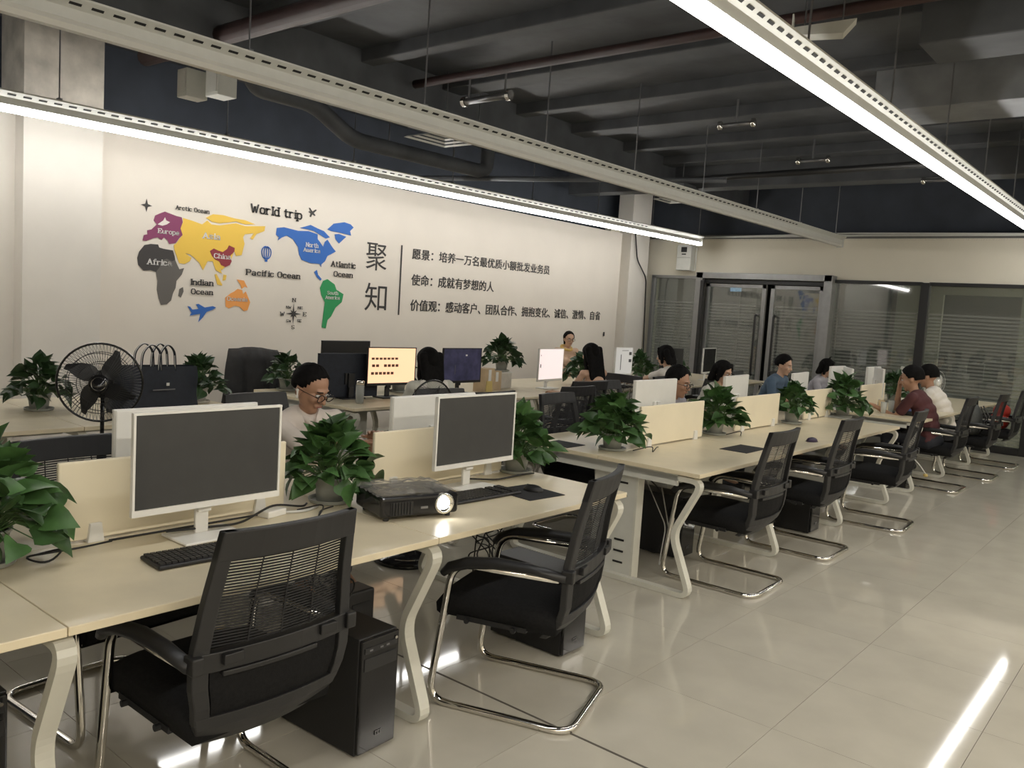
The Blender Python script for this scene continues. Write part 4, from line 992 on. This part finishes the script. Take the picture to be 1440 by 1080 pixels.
    if hair in ('long', 'bob', 'tail', 'tuft'):
        lh = MB()
        if hair == 'long':
            for k in range(-4, 5):
                y = k*.019
                lh.cap(P(-.060, y, .05), P(-.082, y*1.0, -.10), .036, .030); lh.cap(P(-.082, y*1.0, -.10), P(-.105, y*1.1, -.27), .030, .020)
            for s in (1, -1): lh.cap(P(-.01, s*.068, .04), P(-.01, s*.080, -.11), .028, .024); lh.cap(P(-.01, s*.080, -.11), P(-.06, s*.085, -.24), .024, .012)
        if hair in ('bob', 'tuft'):
            for k in range(-4, 5):
                y = k*.019; lh.cap(P(-.055, y, .04), P(-.068, y*1.2, -.085), .036, .03)
            for s in (1, -1): lh.cap(P(.005, s*.072, .03), P(.015, s*.080, -.075), .027, .02); lh.cap(P(.05, s*.06, .055), P(.045, s*.075, -.03), .02, .012)
            lh.cap(P(.045, .04, .085), P(.062, -.035, .075), .026, .026)
        if hair == 'tail':
            lh.cap(P(-.09, 0, .03), P(-.135, 0, -.03), .03, .038); lh.cap(P(-.135, 0, -.03), P(-.12, 0, -.16), .038, .02)
        if hair == 'tuft':
            lh.cap(P(-.02, .02, .1), P(-.01, .035, .175), .014, .006, 6); lh.cap(P(-.02, -.02, .1), P(0, -.03, .165), .014, .006, 6)
        lo = lh.build('hair_length', 'hair', t, smooth=True); remesh(lo, .009, 2)
    if extra: extra(t, dict(P=P, F=F, L=Lf, U=U, nb=nbL, hip=hipL, sh=sh, wr=wr, hm=hm))
    return t, wr, off
def polo_extra(t, d):
    F, Lf, U, nb = d['F'], d['L'], d['U'], d['nb']
    m = MB()
    for s in (1, -1):
        c = nb+U*.015
        pts = [c-F*.06, c-F*.03+Lf*s*.055, c+F*.03+Lf*s*.065-U*.015, c+F*.085+Lf*s*.02-U*.055]
        m.bar(pts, .045, .006, U+F*.2)
    m.build('collar', 'polo', t, smooth=True)
    MB().bar([nb+F*.102-U*.06, nb+F*.118-U*.2], .028, .008, Lf).build('placket', 'polo', t)
    for k in (.09, .14): MB().sph(nb+F*.125-U*k, .006, n=8, m=6).build('button', 'dark_plastic', t)
    MB().sph(nb+F*.115+Lf*.09-U*.13, (.008, .008, .008), n=8, m=6).build('chest_emblem', 'red', t)
    P = d['P']
    m = MB(); m.cap(P(.0, -.088, -.012), P(.012, -.090, -.040), .006, .004, 8); m.sph(P(-.003, -.088, -.008), (.009, .007, .009)); m.build('earphone', 'white_plastic', t, smooth=True)
T1 = person('man in a white polo shirt and black glasses looking down at a phone', (-3.80, 2.86, 1.115), R(-8), 12, R(20), R(24), hand_l=(-3.50, 3.06, .86), hand_r=(-3.46, 2.90, .85), top='polo', hair='short', glasses=True, vox=.0065, hscale=1.1, extra=polo_extra, sleeves=.7)
w = T1[1][1]+T1[2]
t = thing('phone', 'black phone held by the man in the white polo', 'phone', w+Vector((.075, .02, .035)), R(-10))
MB().box((0, 0, 0), (.14, .07, .009), (0, R(-20), 0)).build('case', 'gloss_black', t, bevel=.003); MB().box((-.003, 0, .0055), (.125, .06, .002), (0, R(-20), 0)).build('screen', 'screen_off', t)
person('man with spiky black hair and a pale shirt behind the first white monitor back', (-3.53, 6.54, 1.07), R(0), 20, R(4), R(12), top='tee_lilac', hair='spiky', glasses=True, vox=.010, hscale=1.1)
person('woman with a black bob and glasses in a pale green shirt', (-3.71, 7.78, 1.115), R(-4), 14, R(-5), R(14), top='tee_pale', hair='bob', glasses=True, female=True, skin='skin_light', vox=.010)
person('man in a blue t-shirt with short black hair leaning forward', (-3.92, 9.85, 1.14), R(0), 16, R(0), R(12), top='tee_blue', hair='mop', skin='skin_light', vox=.010)
person('woman in a lilac white shirt with a tuft of hair on top', (-3.82, 11.05, 1.10), R(0), 14, R(0), R(16), top='tee_lilac', hair='tuft', female=True, skin='skin_light', vox=.010)
person('person in a maroon t-shirt resting the forehead on one hand', (-2.42, 9.62, 1.135), R(180), 22, R(6), R(14), hand_r=(-2.56, 9.72, 1.05), hand_l=(-2.72, 9.52, .80), top='tee_maroon', hair='mop', vox=.010, hscale=1.1, elbows_out=.2)
person('person in a white t-shirt behind the one in maroon', (-2.50, 10.62, 1.13), R(180), 24, R(0), R(12), hscale=1.08, top='tee_white', hair='mop', vox=.010)
def collar_extra(t, d):
    c = d['nb']+d['U']*.01
    MB().tube([c+d['F']*.075*math.cos(2*PI*j/16)+d['L']*.08*math.sin(2*PI*j/16)-d['U']*.03*math.cos(2*PI*j/16) for j in range(16)], .02, 8, closed=True).build('collar', 'yellow_cloth', t, smooth=True)
def stripe_extra(t, d):
    P = d['P']; m = MB()
    for s in (-1, 1): m.cap(P(-.10, s*.10, -.17), P(-.13, s*.11, -.36), .03, .04)
    m.build('white_scarf', 'tee_white', t, smooth=True)
person('woman seen from behind with very long black hair and a striped top', (-4.72, 4.66, 1.155), R(172), 8, R(-5), R(5), hand_l=(-4.98, 4.62, .80), hand_r=(-4.98, 4.86, .80), top='tee_pale', hair='long', female=True, skin='skin_light', vox=.010, sleeves=.9, extra=stripe_extra)
person('woman with glasses and a ponytail, yellow collar, before the wall', (-7.30, 10.1, 1.215), R(-20), 4, R(-12), R(6), top='peach_cloth', extra=collar_extra, hair='tail', glasses=True, female=True, skin='skin_light', vox=.011, sleeves=.4)
def ruffle(t, d):
    F, Lf, U, nb, hip, sh = d['F'], d['L'], d['U'], d['nb'], d['hip'], d['sh']
    c = nb-U*.15; m = MB(); vs = []; n = 40; rows = [(0, 1.0), (.05, 1.18), (.10, 1.32), (.15, 1.42)]
    for q, (dz, k) in enumerate(rows):
        for j in range(n):
            a = 2*PI*j/n; w = 1+.05*math.sin(a*10)*(q/3)
            vs.append(c+F*(.125*k*w*math.cos(a))+Lf*(.215*k*w*math.sin(a))-U*dz)
    m.add(vs, [(i*n+j, i*n+(j+1) % n, (i+1)*n+(j+1) % n, (i+1)*n+j) for i in range(3) for j in range(n)])
    m.build('ruffle', 'floral', t, smooth=True)
    vs = vs[3*n:]; e = [v-U*.02 for v in vs]
    MB().add(vs+e, [(j, (j+1) % n, n+(j+1) % n, n+j) for j in range(n)]).build('ruffle_trim', 'black_fabric', t)
    MB().tube([c+F*(.127*math.cos(2*PI*j/24))+Lf*(.217*math.sin(2*PI*j/24)) for j in range(24)], .006, 6, closed=True).build('neckline', 'black_fabric', t)
    for s in (1, -1): MB().tube([sh[s]*.6+nb*.4+U*.04, sh[s]*.7+nb*.3+F*.09, c+F*.12+Lf*s*.12], .005, 5).build('strap', 'black_fabric', t)
person('woman in a floral off-shoulder top with black ruffle and straight dark hair', (-4.93, 7.22, 1.19), R(176), 8, R(-12), R(10), top='floral', hair='long', female=True, skin='skin_light', vox=.009, sleeves=.3, extra=ruffle, bare=True)
person('woman with black hair in a white t-shirt reaching to her keyboard', (-4.75, 8.45, 1.19), R(184), 14, R(4), R(12), hand_r=(-5.30, 8.62, .82), hand_l=(-5.32, 8.40, .82), top='tee_white', hair='bob', female=True, skin='skin_light', vox=.009, sleeves=.5)
# ------------------------------------------------------------------ fans
def fan(x, y, deg, hz, label, tilt=0, body='gloss_black', wires='frame_black', rad=.215, stand=True, blade='dark_plastic'):
    t = thing('pedestal_fan', label, 'fan', (x, y, 0), R(deg), 'standing fans')
    if stand:
        MB().lathe((-.10, 0, 0), [(.21, 0), (.215, .012), (.20, .035), (.10, .055), (.04, .07), (.03, .1)], 32).build('base', body, t, smooth=True)
        MB().tube([(-.10+.16*math.cos(a), .16*math.sin(a), .042) for a in [2*PI*i/24 for i in range(24)]], .004, 5, closed=True).build('base_ring', 'chrome', t)
        MB().cyl((-.10, 0, .05), (-.10, 0, hz*.6), .017).cyl((-.10, 0, hz*.6), (-.10, 0, hz-.04), .011).build('pole', body, t, smooth=True)
        MB().box((-.11, 0, hz*.6), (.05, .05, .07)).build('height_collar', body, t, bevel=.006)
    g = MB(); g2 = MB()
    mx = Matrix.Translation((.0, 0, hz)) @ Matrix.Rotation(tilt, 4, 'Y')
    ob = []
    g.tube([(.035, rad*math.cos(a), rad*math.sin(a)) for a in [2*PI*i/40 for i in range(40)]], .006, 6, closed=True)
    ob.append((g, 'rim', body))
    for nm, x1, x2, dz in (('front_grille', .105, .035, 1), ('rear_grille', -.05, .035, -1)):
        w = MB()
        for k in range(72):
            a = 2*PI*k/72; pts = []
            for q in (0, .35, .7, .92, 1):
                r = .05+(rad-.05)*q; xx = x1+(x2-x1)*q**3; pts.append((xx, r*math.cos(a+q*.12), r*math.sin(a+q*.12)))
            w.tube(pts, .0011, 3, cap=False)
        for r, xx in ((.11, x1+(x2-x1)*.05), (.165, x1+(x2-x1)*.3)): w.tube([(xx, r*math.cos(2*PI*i/32), r*math.sin(2*PI*i/32)) for i in range(32)], .0018, 4, closed=True)
        ob.append((w, nm, wires))
    b = MB()
    for k in range(4):
        a0 = PI/4+k*PI/2; vs = []
        for i in range(7):
            q = i/6; r = .035+(rad-.055)*q; wd = .018+.05*math.sin(PI*min(1, q*1.1)**.8)
            for s in (-1, 1):
                an = a0+s*wd/r*.75+q*.35; vs.append((.02+s*.018*(1-.3*q), r*math.cos(an), r*math.sin(an)))
        n0 = len(vs); vs += [(v[0]-.003, v[1], v[2]) for v in vs]
        b.add(vs, [(2*i, 2*i+1, 2*i+3, 2*i+2) for i in range(6)]+[(n0+2*i, n0+2*i+2, n0+2*i+3, n0+2*i+1) for i in range(6)])
    ob.append((b, 'blades', blade))
    ob.append((MB().lathe((0, 0, 0), [(.0, .12), (.045, .118), (.052, .108), (.05, .095), (.03, .09)], 28, 'x'), 'badge', body))
    ob.append((MB().lathe((0, 0, 0), [(.02, -.17), (.05, -.155), (.06, -.10), (.058, -.05), (.03, -.03), (.02, .09)], 24, 'x'), 'motor', body))
    ob.append((MB().tube([(.119, .036*math.cos(2*PI*i/24), .036*math.sin(2*PI*i/24)) for i in range(24)], .002, 4, closed=True), 'badge_ring', 'chrome'))
    for m, nm, mt in ob:
        m.xf(mx); o = m.build(nm, mt, t, smooth=nm in ('rim', 'badge', 'motor'))
        if 'grille' in nm: o['kind'] = 'stuff'
    MB().box((-.10, 0, hz-.06), (.05, .04, .08)).build('tilt_joint', body, t, bevel=.005)
    return t
fan(-4.70, 2.12, -30, 1.075, 'black standing fan facing the camera at left in front of the wall desk')
fan(-3.66, 3.63, 4, .94, 'second black standing fan behind the white monitor back, turned aside')
fan(-2.98, 12.9, -25, .95, 'small white fan near the glass wall behind the person in white', rad=.15, body='white_plastic', wires='white_plastic', blade='white_plastic')

# ------------------------------------------------------------------ computer towers
def tower(x, y, rz, label, h=.43, w=.185, dp=.43):
    t = thing('computer_tower', label, 'computer', (x, y, 0), R(rz), 'black computer towers')
    MB().box((-dp/2, 0, h/2+.008), (dp, w, h)).build('case', 'black_plastic', t, bevel=.004)
    MB().box((.008, 0, h/2+.01), (.018, w-.006, h-.01)).build('front_panel', 'gloss_black', t, bevel=.006, seg=3)
    MB().box((.0185, 0, h*.80), (.003, w-.03, .045)).build('drive_bay', 'dark_plastic', t)
    MB().box((.0185, 0, h*.92), (.003, w-.03, .02)).build('port_strip', 'black_plastic', t)
    for k in (-.05, 0, .03): MB().box((.0205, k, h*.92), (.002, .014, .006)).build('port', 'steel_rod', t)
    MB().lathe((.018, w/2-.022, h*.955), [(.006, 0), (.006, .004)], 12, 'x').build('power_button', 'chrome', t)
    m = MB()
    for k in (-1, 0, 1): m.box((.0195, k*.012, .075), (.002, .003, .014)).box((.0195, k*.012+.004, .082), (.002, .009, .003))
    m.build('front_emblem', 'steel_rod', t)
    for sx in (-.04, -dp+.05):
        for s in (-1, 1): MB().cyl((sx, s*(w/2-.03), 0), (sx, s*(w/2-.03), .01), .012, n=8).build('rubber_foot', 'frame_black', t)
    return t
tower(-2.18, 1.98, 2, 'black computer tower right of the nearest chair')
tower(-2.20, 3.23, 0, 'black computer tower behind the side-on chair under the projector desk', h=.40)
tower(-2.50, .79, 0, 'black computer tower under the left edge of the near desk', h=.46)
tower(-2.28, 6.62, 0, 'black computer tower under the middle desk between the second and third chairs', h=.38)
tower(-2.28, 9.30, 0, 'black computer tower under the far desk beside the person in maroon', h=.42)
tower(-2.62, 5.14, 0, 'black computer tower under the middle desk behind the first chair', h=.42)
tower(-4.95, 4.55, 0, 'black computer tower under the wall desk below the peach screen', h=.42)

# ------------------------------------------------------------------ projector
t = thing('projector', 'black projector with a glowing lens and crinkled plastic film on top', 'projector', (-2.51, 2.40, .75), R(-17))
MB().box((0, 0, .058), (.26, .35, .085)).build('housing', 'gloss_black', t, bevel=.014, seg=3)
MB().box((.126, -.085, .052), (.012, .10, .055)).build('vent_grille', 'black_plastic', t)
for k in range(7): MB().box((.134, -.125+k*.013, .052), (.004, .004, .05)).build('vent_slat', 'dark_plastic', t)
MB().lathe((0, .105, .06), [(.044, .115), (.044, .138), (.037, .142), (.032, .132)], 28, 'x').build('lens_ring', 'chrome', t, smooth=True)
MB().lathe((0, .105, .06), [(.024, .131), (.024, .134)], 24, 'x').build('lens', 'led', t)
MB().box((.1315, .015, .05), (.003, .032, .009)).build('nameplate', 'steel_rod', t)
MB().box((.06, .11, .102), (.05, .05, .006)).build('control_dial', 'black_plastic', t, bevel=.002)
for sx in (-.1, .1):
    for s in (-.14, .14): MB().cyl((sx, s, 0), (sx, s, .018), .012, n=8).build('foot', 'black_plastic', t)
rnd = random.Random(5); vs = []; n = 14
for i in range(n+1):
    for j in range(n+1):
        u, v = i/n-.5, j/n-.5; e = max(abs(u), abs(v))*2
        vs.append((-.03+u*.25, v*.36, .106+.022*rnd.random()*(1-e*.5)-(.01 if e > .98 else 0)))
MB().add(vs, [(i*(n+1)+j, (i+1)*(n+1)+j, (i+1)*(n+1)+j+1, i*(n+1)+j+1) for i in range(n) for j in range(n)]).build('plastic_film', 'film', t)

# ------------------------------------------------------------------ keyboards, pads, mice
def keyboard(x, y, rz, label, L=.44, W=.145, z=.75):
    t = thing('keyboard', label, 'keyboard', (x, y, z), R(rz), 'black keyboards')
    MB().box((0, 0, .009), (W, L, .014)).build('body', 'black_plastic', t, bevel=.006, seg=3)
    k = MB()
    for i in range(6):
        for j in range(21):
            if j in (15, 18) : continue
            k.box((-W/2+.018+i*.0215, -L/2+.016+j*.0198, .019), (.017, .016, .007))
    o = k.build('keys', 'key', t); o['kind'] = 'stuff'
keyboard(-2.47, 1.50, -4, 'black keyboard under the left dark monitor, partly behind the chair')
keyboard(-2.52, 2.86, -3, 'black keyboard right of the projector')
keyboard(-5.38, 8.55, 4, 'keyboard under the reaching hands of the woman in white')
def pad(x, y, rz, label, w=.22, L=.26, z=.75): 
    o = MB().box((0, 0, .002), (w, L, .003)).build('mouse_pad', 'mousepad', None, bevel=.001, loc=(x, y, z), rz=R(rz)); tag(o, label, 'mouse pad', 'dark mouse pads')
pad(-2.44, 3.13, -6, 'black mouse pad right of the keyboard on the near desk', .26, .24)
pad(-2.42, 5.50, 0, 'black mouse pad on the middle desk behind the first empty chair', .2, .34)
pad(-3.22, 4.47, 0, 'black mouse pad on the far corner of the middle desk by the pothos', .22, .2)
pad(-2.45, 9.85, 0, 'dark mouse pad under the arm of the person in maroon', .3, .7)
def mouse(x, y, rz, label, m='black_plastic'):
    t = thing('computer_mouse', label, 'mouse', (x, y, .75), R(rz), 'computer mice')
    MB().sph((0, 0, .008), (.052, .032, .026), n=18, m=12).build('shell', m, t, smooth=True); MB().box((-.028, 0, .027), (.016, .005, .012)).build('scroll_wheel', 'steel_rod', t)
    MB().box((0, 0, .003), (.085, .05, .006)).build('base', 'black_plastic', t, bevel=.003)
mouse(-2.27, 6.39, 70, 'dark purple mouse lying alone on the middle desk', 'dark_purple')
mouse(-2.44, 3.17, 10, 'black mouse on the pad at the near desk')

# ------------------------------------------------------------------ bags, jacket
t = thing('tote_bag', 'large dark navy tote bag with black and white striped handles on the wall desk', 'bag', (-5.62, 2.90, .75), R(-4))
vs = []; n = 9
for i in range(n):
    z = .32*i/(n-1); k = 1+.03*math.sin(i*1.3)
    for x, y in ((.085, -.28), (.10, -.14), (.095, 0), (.105, .14), (.085, .28), (-.085, .28), (-.10, .1), (-.1, -.1), (-.085, -.28)): vs.append((x*k*(1-.35*z/.32), y*(1+.02*math.cos(i)), z))
m = MB().add(vs, [(i*9+j, i*9+(j+1) % 9, (i+1)*9+(j+1) % 9, (i+1)*9+j) for i in range(n-1) for j in range(9)]+[tuple(range(8, -1, -1))])
m.build('bag_body', 'navy_bag', t, smooth=True)
for sx in (-.06, .065):
    for y0_, y1_ in ((-.12, .02), (-.0, .12)):
        pts = [(sx, y0_, .29), (sx, y0_+.01, .42), (sx, (y0_+y1_)/2, .48), (sx, y1_-.01, .43), (sx, y1_, .29)]
        h = MB().bar(fillet(pts, .05, 4), .024, .004, (1, .2, 0)).build('handle', 'navy_bag', t)
        MB().bar([Vector(p)+Vector((.0, 0, .003)) for p in fillet(pts, .05, 4)], .010, .0045, (1, .2, 0)).build('stripe', 'white_strap', h)
MB().box((.108, .05, .2), (.006, .02, .02)).build('clasp', 'white_plastic', t)
MB().bar([(.10, -.05, .16), (.112, .1, .165)], .008, .003, (0, 0, 1)).build('zip', 'steel_rod', t)
t = tag(MB().box((0, 0, .12), (.26, .44, .24)).build('document_case', 'black_plastic', None, bevel=.02, loc=(-5.5, 2.95-.15, .752-.0)), 'black case in front of the tote bag', 'case')
t.location = (-5.88, 2.86, .75); t.scale = (.4, .8, 1)
# jacket draped on the chair back
vs = []; n = 22; rnd = random.Random(9)
for i in range(n+1):
    for j in range(n+1):
        u = j/n*2-1; q = i/n
        if q < .45: x = -.20+.0*q; z = .42+(q/.45)*.62; x = -.16-(z-.42)*.22
        elif q < .55: a = (q-.45)/.1*PI; x = -.335-.045*(1-math.cos(a)); z = 1.03+.03*math.sin(a)
        else: z = 1.03-(q-.55)/.45*.72; x = -.44-.02*(1.03-z)
        wob = .018*math.sin(u*9+q*3)+.012*math.sin(u*17+q*11)
        vs.append((x+wob, u*(.25+.035*math.sin(q*7)+.03*(1 if q > .6 else 0)), z+.012*math.cos(u*3)))
jk = MB().add(vs, [(i*(n+1)+j, (i+1)*(n+1)+j, (i+1)*(n+1)+j+1, i*(n+1)+j+1) for i in range(n) for j in range(n)]).build('jacket', 'jacket', None, smooth=True, loc=(-7.0, 4.65, 0), rz=R(-25))
so = jk.modifiers.new('solid', 'SOLIDIFY'); so.thickness = .012
tag(jk, 'dark grey jacket hung over a chair back by the wall', 'jacket')
# second sleeve-like fold on the jacket side facing the desk
m = MB().tube([(-.17, .2, .98), (-.10, .24, .85), (-.08, .25, .7), (-.06, .24, .55)], .05, 10, radii=[.05, .055, .05, .045], sx=.7)
m.build('sleeve', 'jacket', jk, smooth=True)
t = thing('backpack', 'grey green backpack sitting on the chair behind the person in white', 'bag', (-2.05, 10.95, .49), R(180))
m = MB(); m.sph((0, 0, .17), (.10, .15, .19), n=20, m=14).sph((0, 0, .09), (.12, .16, .10), n=20, m=12); b = m.build('pack_body', 'backpack', t, smooth=True); remesh(b, .012, 3)
MB().sph((.09, 0, .11), (.05, .11, .08), n=16, m=10).build('front_pocket', 'backpack', t, smooth=True)
MB().tube(fillet([(-.02, -.05, .34), (-.02, -.04, .41), (-.02, .04, .41), (-.02, .05, .34)], .03), .01, 8).build('handle', 'frame_black', t, smooth=True)
for s in (-1, 1): MB().bar([(-.08, s*.07, .34), (-.15, s*.08, .22), (-.1, s*.09, .05)], .04, .008, (0, 1, 0)).build('strap', 'frame_black', t)
t = thing('red_bag', 'bright red knotted bag on the farthest chair', 'bag', (-2.0, 12.25, .47), 0)
t.scale = (1.15, 1.2, .95)
m = MB(); m.sph((0, 0, .1), (.11, .13, .11)).sph((.02, .02, .24), (.09, .1, .1)); b = m.build('pouch', 'red_bag', t, smooth=True); remesh(b, .012, 2)
for s in (-1, 1): MB().tube(fillet([(.02, s*.03, .31), (.02, s*.06, .38), (.02, s*.0, .40)], .03), .014, 8).build('knot_end', 'red_bag', t, smooth=True)

# ------------------------------------------------------------------ small desk things
def cup(x, y, label, m='paper_cup', r=.036, h=.10, cat='cup', z=.75):
    t = thing('paper_cup' if m == 'paper_cup' else 'glass_tumbler', label, cat, (x, y, z))
    MB().lathe((0, 0, 0), [(r*.74, 0), (r, h), (r*.94, h), (r*.70, .006)], 20).build('wall', m, t, smooth=True)
    MB().tube([(r*math.cos(2*PI*i/20), r*math.sin(2*PI*i/20), h) for i in range(20)], .002, 5, closed=True).build('rim', m, t)
cup(-5.30, 5.22, 'tan paper cup standing below the peach screen', r=.045, h=.115)
cup(-2.62, 9.42, 'clear glass left of the elbow of the person in maroon', 'glass_cup', .034, .12)
cup(-2.60, 9.62, 'clear glass beside another in front of the person in maroon', 'glass_cup', .036, .13)
cup(-2.78, 9.9, 'cream paper cup behind the two glasses', 'paper_cup', .036, .10)
t = thing('water_bottle', 'clear water bottle with silver cap left of the peach screen', 'bottle', (-5.42, 4.58, .75))
MB().lathe((0, 0, 0), [(.034, 0), (.036, .02), (.036, .15), (.034, .155)], 20).build('body', 'glass_cup', t, smooth=True)
MB().lathe((0, 0, .155), [(.034, 0), (.035, .03), (.03, .035)], 20).build('cap', 'chrome', t, smooth=True)
MB().lathe((0, 0, .01), [(.030, 0), (.030, .06)], 16).build('water', 'screen_off', t)
for x, y, h, lab in ((-5.7, 6.45, .24, 'brown cardboard box on end right of the dark blue screen'), (-5.8, 6.68, .2, 'smaller cardboard box beside the raised pothos')):
    t = thing('cardboard_box', lab, 'box', (x, y, .75), R(8))
    MB().box((0, 0, h/2), (.14, .18, h)).build('carton', 'cardboard', t, bevel=.002); MB().box((.071, 0, h*.7), (.002, .05, h*.5)).build('tape', 'white_strap', t)
tag(MB().prism([(-.05, 0), (.05, 0), (.04, .13), (-.04, .13)], lambda u, v, w: (w, u, v), .01).build('desk_calendar', 'yellow_note', None, loc=(-5.5, 6.3, .75)), 'small yellow card standing below the dark blue screen', 'card')
tag(MB().box((0, 0, .075), (.012, .2, .15), (0, R(-14), R(8))).build('photo_frame', 'yellow_note', None, loc=(-5.95, 5.3, 1.0)), 'yellow and grey folder leaning beyond the peach screen', 'folder')
t = thing('power_adapter', 'white power adapter with cables on the near desk behind the chair back', 'adapter', (-2.78, 1.93, .75), R(12))
MB().box((0, 0, .014), (.06, .10, .028)).build('casing', 'white_plastic', t, bevel=.005); MB().cyl((0, .05, .012), (0, .075, .012), .006, n=8).build('strain_relief', 'cable_white', t)
def cable(pts, r, m, label, grp='loose cables'):
    o = MB().tube(fillet(pts, .05, 5), r, 6).build('cable', m, None, smooth=True); tag(o, label, 'cable', grp)
cable([(-2.70, 1.45, .785), (-2.72, 1.75, .76), (-2.80, 1.95, .79), (-2.78, 2.08, .765), (-2.84, 2.14, .758)], .0045, 'cable_black', 'thick black cable curling behind the left dark monitor')
cable([(-2.78, 2.05, .756), (-2.66, 2.10, .80), (-2.62, 2.03, .758), (-2.72, 2.12, .757), (-2.74, 2.20, .757)], .003, 'cable_black', 'thin black cable loop before the middle pothos')
cable([(-2.79, 1.95, .757), (-2.74, 2.06, .757), (-2.78, 2.15, .757)], .006, 'cable_white', 'short white cable by the middle pothos')
cable([(-2.78, 1.06, .757), (-2.70, 1.12, .79), (-2.66, 1.05, .757), (-2.74, 1.0, .77), (-2.77, 1.20, .758), (-2.78, 1.30, .760)], .0035, 'cable_black', 'black cable loop beside the left edge pothos')
cable([(-2.80, 1.30, .757), (-2.80, 1.7, .757), (-2.80, 1.95, .757)], .004, 'cable_black', 'black cable along the foot of the first divider')
cable([(-2.72, 3.02, .78), (-2.70, 3.2, .757), (-2.66, 3.35, .775), (-2.70, 3.5, .757)], .0045, 'cable_black', 'black cable right of the neck of the second monitor')
cable([(-2.80, 4.66, .757), (-2.72, 4.78, .79), (-2.68, 4.70, .757), (-2.74, 4.86, .77), (-2.78, 4.95, .757)], .0035, 'cable_black', 'black cable tangle beside the middle desk near pothos')
cable([(-2.80, 6.02, .757), (-2.72, 6.12, .79), (-2.70, 6.06, .757), (-2.76, 6.2, .76)], .0035, 'cable_black', 'black cable behind the second pothos of the middle desk')
cable([(-2.98, 4.9, .66), (-2.75, 5.0, .45), (-2.7, 5.02, .2), (-2.75, 5.0, .02), (-3.0, 5.1, .01)], .005, 'cable_black', 'black cable hanging beside the white pedestal')
cable([(-2.9, 4.95, .6), (-2.55, 4.72, .3), (-2.56, 4.68, .03), (-2.52, 4.74, .22), (-2.7, 4.9, .5)], .004, 'cable_white', 'white cable hanging beside the white pedestal')
cable([(-1.86, 7.52, .63), (-1.78, 7.66, .50), (-1.75, 7.70, .44)], .005, 'cable_white', 'white cable hanging from the third empty chair')
tag(MB().sph((-1.75, 7.70, .43), (.02, .02, .015), n=10, m=8).build('plug', 'yellow_note', smooth=True), 'yellow plug at the end of the cable on the third empty chair', 'plug')
# cable nests under the near desk
def nest(x, y, z0, z1, label, seed, m='cable_black', n=16):
    rnd = random.Random(seed); mb = MB()
    for k in range(n):
        p = [(x+rnd.uniform(-.07, .07), y+rnd.uniform(-.08, .08), z1)]
        for q in range(5): p.append((x+rnd.uniform(-.10, .10), y+rnd.uniform(-.12, .12), z1+(z0-z1)*(q+1)/5+rnd.uniform(-.05, .05)))
        p = [(a, b, max(.012, c)) for a, b, c in p]
        mb.tube(fillet(p, .06, 4), .004, 5)
    o = mb.build('cable_bundle', m, None, smooth=True); tag(o, label, 'cables', 'cable bundles', 'stuff')
nest(-2.85, 2.30, .14, .68, 'tangle of black cables hanging behind the computer tower at the near desk', 1)
nest(-2.85, .75, .1, .68, 'tangle of cables hanging at the lower left corner', 2)
nest(-2.85, 3.3, .2, .66, 'black cables hanging under the far end of the near desk', 3, n=8)
t = thing('socket_box', 'black power box inside the cable tangle behind the computer tower', 'box', (-2.85, 2.42, .0))
MB().box((0, 0, .2), (.12, .16, .26)).build('casing', 'black_plastic', t, bevel=.01); MB().box((.062, 0, .25), (.004, .1, .05)).build('socket_plate', 'dark_plastic', t); MB().box((0, 0, .035), (.06, .06, .07)).build('foot', 'black_plastic', t)
# bits at the far desk
t = thing('paper_bag', 'white paper bag beside the far monitors', 'bag', (-3.1, 11.9, .75), R(20))
MB().prism([(-.09, 0), (.09, 0), (.11, .26), (-.11, .26)], lambda u, v, w: (w, u, v), .08).build('bag_body', 'white_plastic', t); MB().tube(fillet([(.04, -.04, .26), (.04, -.03, .33), (.04, .03, .33), (.04, .04, .26)], .02), .004, 5).build('handle', 'cable_white', t)
t = thing('white_bucket', 'white helmet shaped bin with dark opening near the backpack', 'bin', (-3.0, 13.3, 0), R(20))
MB().lathe((0, 0, 0), [(.12, 0), (.15, .55), (.15, .6), (.1, .72), (.02, .76)], 24).build('body', 'white_plastic', t, smooth=True); MB().box((.13, 0, .6), (.06, .16, .1)).build('opening', 'slot_black', t, bevel=.01)
for k, (x, y) in enumerate(((-2.9, 9.75), (-2.85, 10.0))):
    t = thing('small_jar', ('small dark jar left of the cream cup on the far desk', 'small dark jar behind the glasses on the far desk')[k], 'jar', (x, y, .75)); MB().lathe((0, 0, 0), [(.03, 0), (.032, .07), (.026, .08)], 14).build('body', 'glass_cup', t, smooth=True); MB().lathe((0, 0, .08), [(.027, 0), (.027, .018)], 14).build('lid', 'blue_cloth', t)
tag(MB().box((0, 0, .006), (.2, .3, .006)).build('blue_cloth', 'blue_cloth', None, bevel=.002, loc=(-2.6, 9.35+.7, .756), rz=.3), 'dark blue cloth folded on the far desk before the person in maroon', 'cloth')
tag(MB().box((0, 0, .01), (.14, .2, .004), (0, R(-25), 0)).build('paper_sheet', 'white_plastic', None, loc=(-5.35, 9.3, .80)), 'white paper tilted beside the hands of the reaching woman', 'paper')
bpy.context.view_layer.update()
